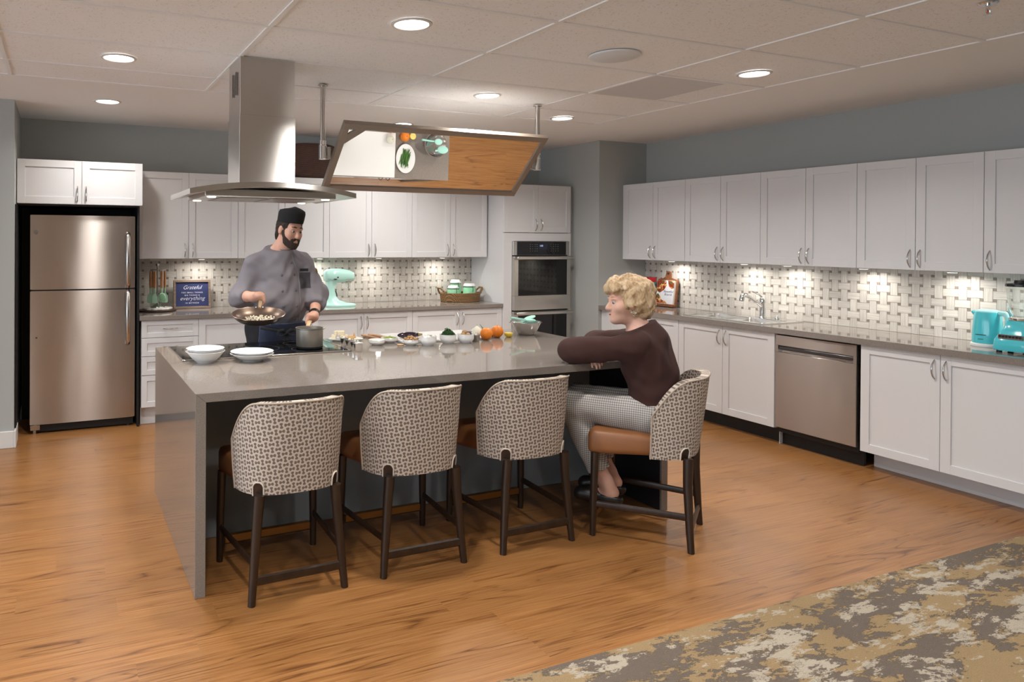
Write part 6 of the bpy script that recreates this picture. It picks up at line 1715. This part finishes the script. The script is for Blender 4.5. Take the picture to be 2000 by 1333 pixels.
w_torso(f, .014); limb(f, [sL, eL, eL.lerp(wL, .80)], [.068, .060, .050], .045, .004); limb(f, [sR, eR, eR.lerp(wR, .72)], [.068, .060, .046], .045, .004); f.cap(che + Vector((.02, -.02, .07)), nk + Vector((.012, -.012, .022)), .085, .060, .05)
f.wrinkle(.0046, 16, 8, (1, 1, .7)).wrinkle(.0014, 42, 2)
f.local_plane(nk + Vector((0, 0, .022)), (-.35, .30, 1), .125); f.plane(pel + Vector((0, 0, -.045)), (d_.x * .25, d_.y * .25, -1))
sw = obj('sweater', smooth_mesh(f.mesh('sweater'), 1, .4), m_cloth('brown_knit', hexc('3a211d'), .95, .2), WO)
f = Field((2.46, 2.66, .26), (3.16, 3.42, .80), .0062)
Mt = basis(d_); f.ell(pel + Vector((0, 0, -.005)), (.172, .138, .105), Mt, .05); limb(f, [hL, kL, aL], [.098, .074, .060], .05); limb(f, [hR, kR, aR], [.098, .074, .060], .05)
f.wrinkle(.0030, 18, 11); f.plane(pel + Vector((0, 0, .09)), (0, 0, 1)); f.local_plane(aL + (kL - aL) * .16, aL - kL, .12); f.local_plane(aR + (kR - aR) * .16, aR - kR, .12); f.plane((0, 0, .2845), (0, 0, -1))
obj('trousers', smooth_mesh(f.mesh('trousers'), 1), m_check(), WO)
for a in (aL, aR):
    q = a + Vector((0, 0, -.095)); f = Field(q - Vector((.22, .22, .06)), q + Vector((.22, .22, .10)), .0055)
    f.cap(q - fd * .055 + Vector((0, 0, .010)), q + fd * .135 + Vector((0, 0, .012)), .036, .034, .03); f.cap(q + fd * .07 + Vector((0, 0, .022)), q + fd * .12 + Vector((0, 0, .02)), .034, .032, .03)
    f.cap(q - fd * .03 + Vector((0, 0, .055)), q - fd * .09 + Vector((0, 0, .07)), .034, .05, .01, 'sub'); f.plane(q + Vector((0, 0, -.022)), (0, 0, -1)); obj('shoe', f.mesh('shoe'), mat('black_clog', (.014, .012, .012), .35), WO)
# hair: short, full and curly
f = Field(hd2.c - Vector((.19, .19, .19)), hd2.c + Vector((.19, .19, .20)), .0045)
f.ell(hd2.p(0, -.044, .050), hd2.r(.104, .122, .112), hd2.M, .02); f.ell(hd2.p(0, -.082, -.030), hd2.r(.092, .080, .088), hd2.M, .05); f.ell(hd2.p(0, .042, .098), hd2.r(.082, .062, .046), hd2.M, .04); f.cap(hd2.p(-.05, .076, .080), hd2.p(.05, .076, .080), .028, .028, .03)
for q in (-1, 1): f.ell(hd2.p(q * .072, -.008, .012), hd2.r(.034, .050, .062), hd2.M, .03)
f.ell(hd2.p(0, .112, -.040), hd2.r(.072, .078, .094), hd2.M, .02, 'sub')
for q in (-1, 1): f.ell(hd2.p(q * .086, .004, -.040), hd2.r(.022, .028, .032), hd2.M, .012, 'sub')
f.wrinkle(.0042, 42, 13).wrinkle(.0018, 120, 14)
mh = mat('blond_hair', hexc('c9a778'), .6); nt = NT(mh); n_ = nt.noise(nt.mapping(nt.tc(), (1, 1, .45)), 42, 5, .6, 1.2); nt.set('Base Color', nt.ramp(n_, [(.3, hexc('8a6c4c')), (.5, hexc('c2a47e')), (.72, hexc('e0cdb0'))])); nt.bump(n_, .8, .006)
obj('hair', f.mesh('hair'), mh, WO)
for q in (-1, 1):
    bm = bm_new(); c_ = hd2.p(q * .087, -.004, -.056); tube(bm, [c_ + hd2.M @ Vector((0, .013 * math.cos(2 * PI * k / 16), .013 * math.sin(2 * PI * k / 16))) for k in range(17)], .0014, 6); obj('hoop_earring', bm, M_CHROME, WO)
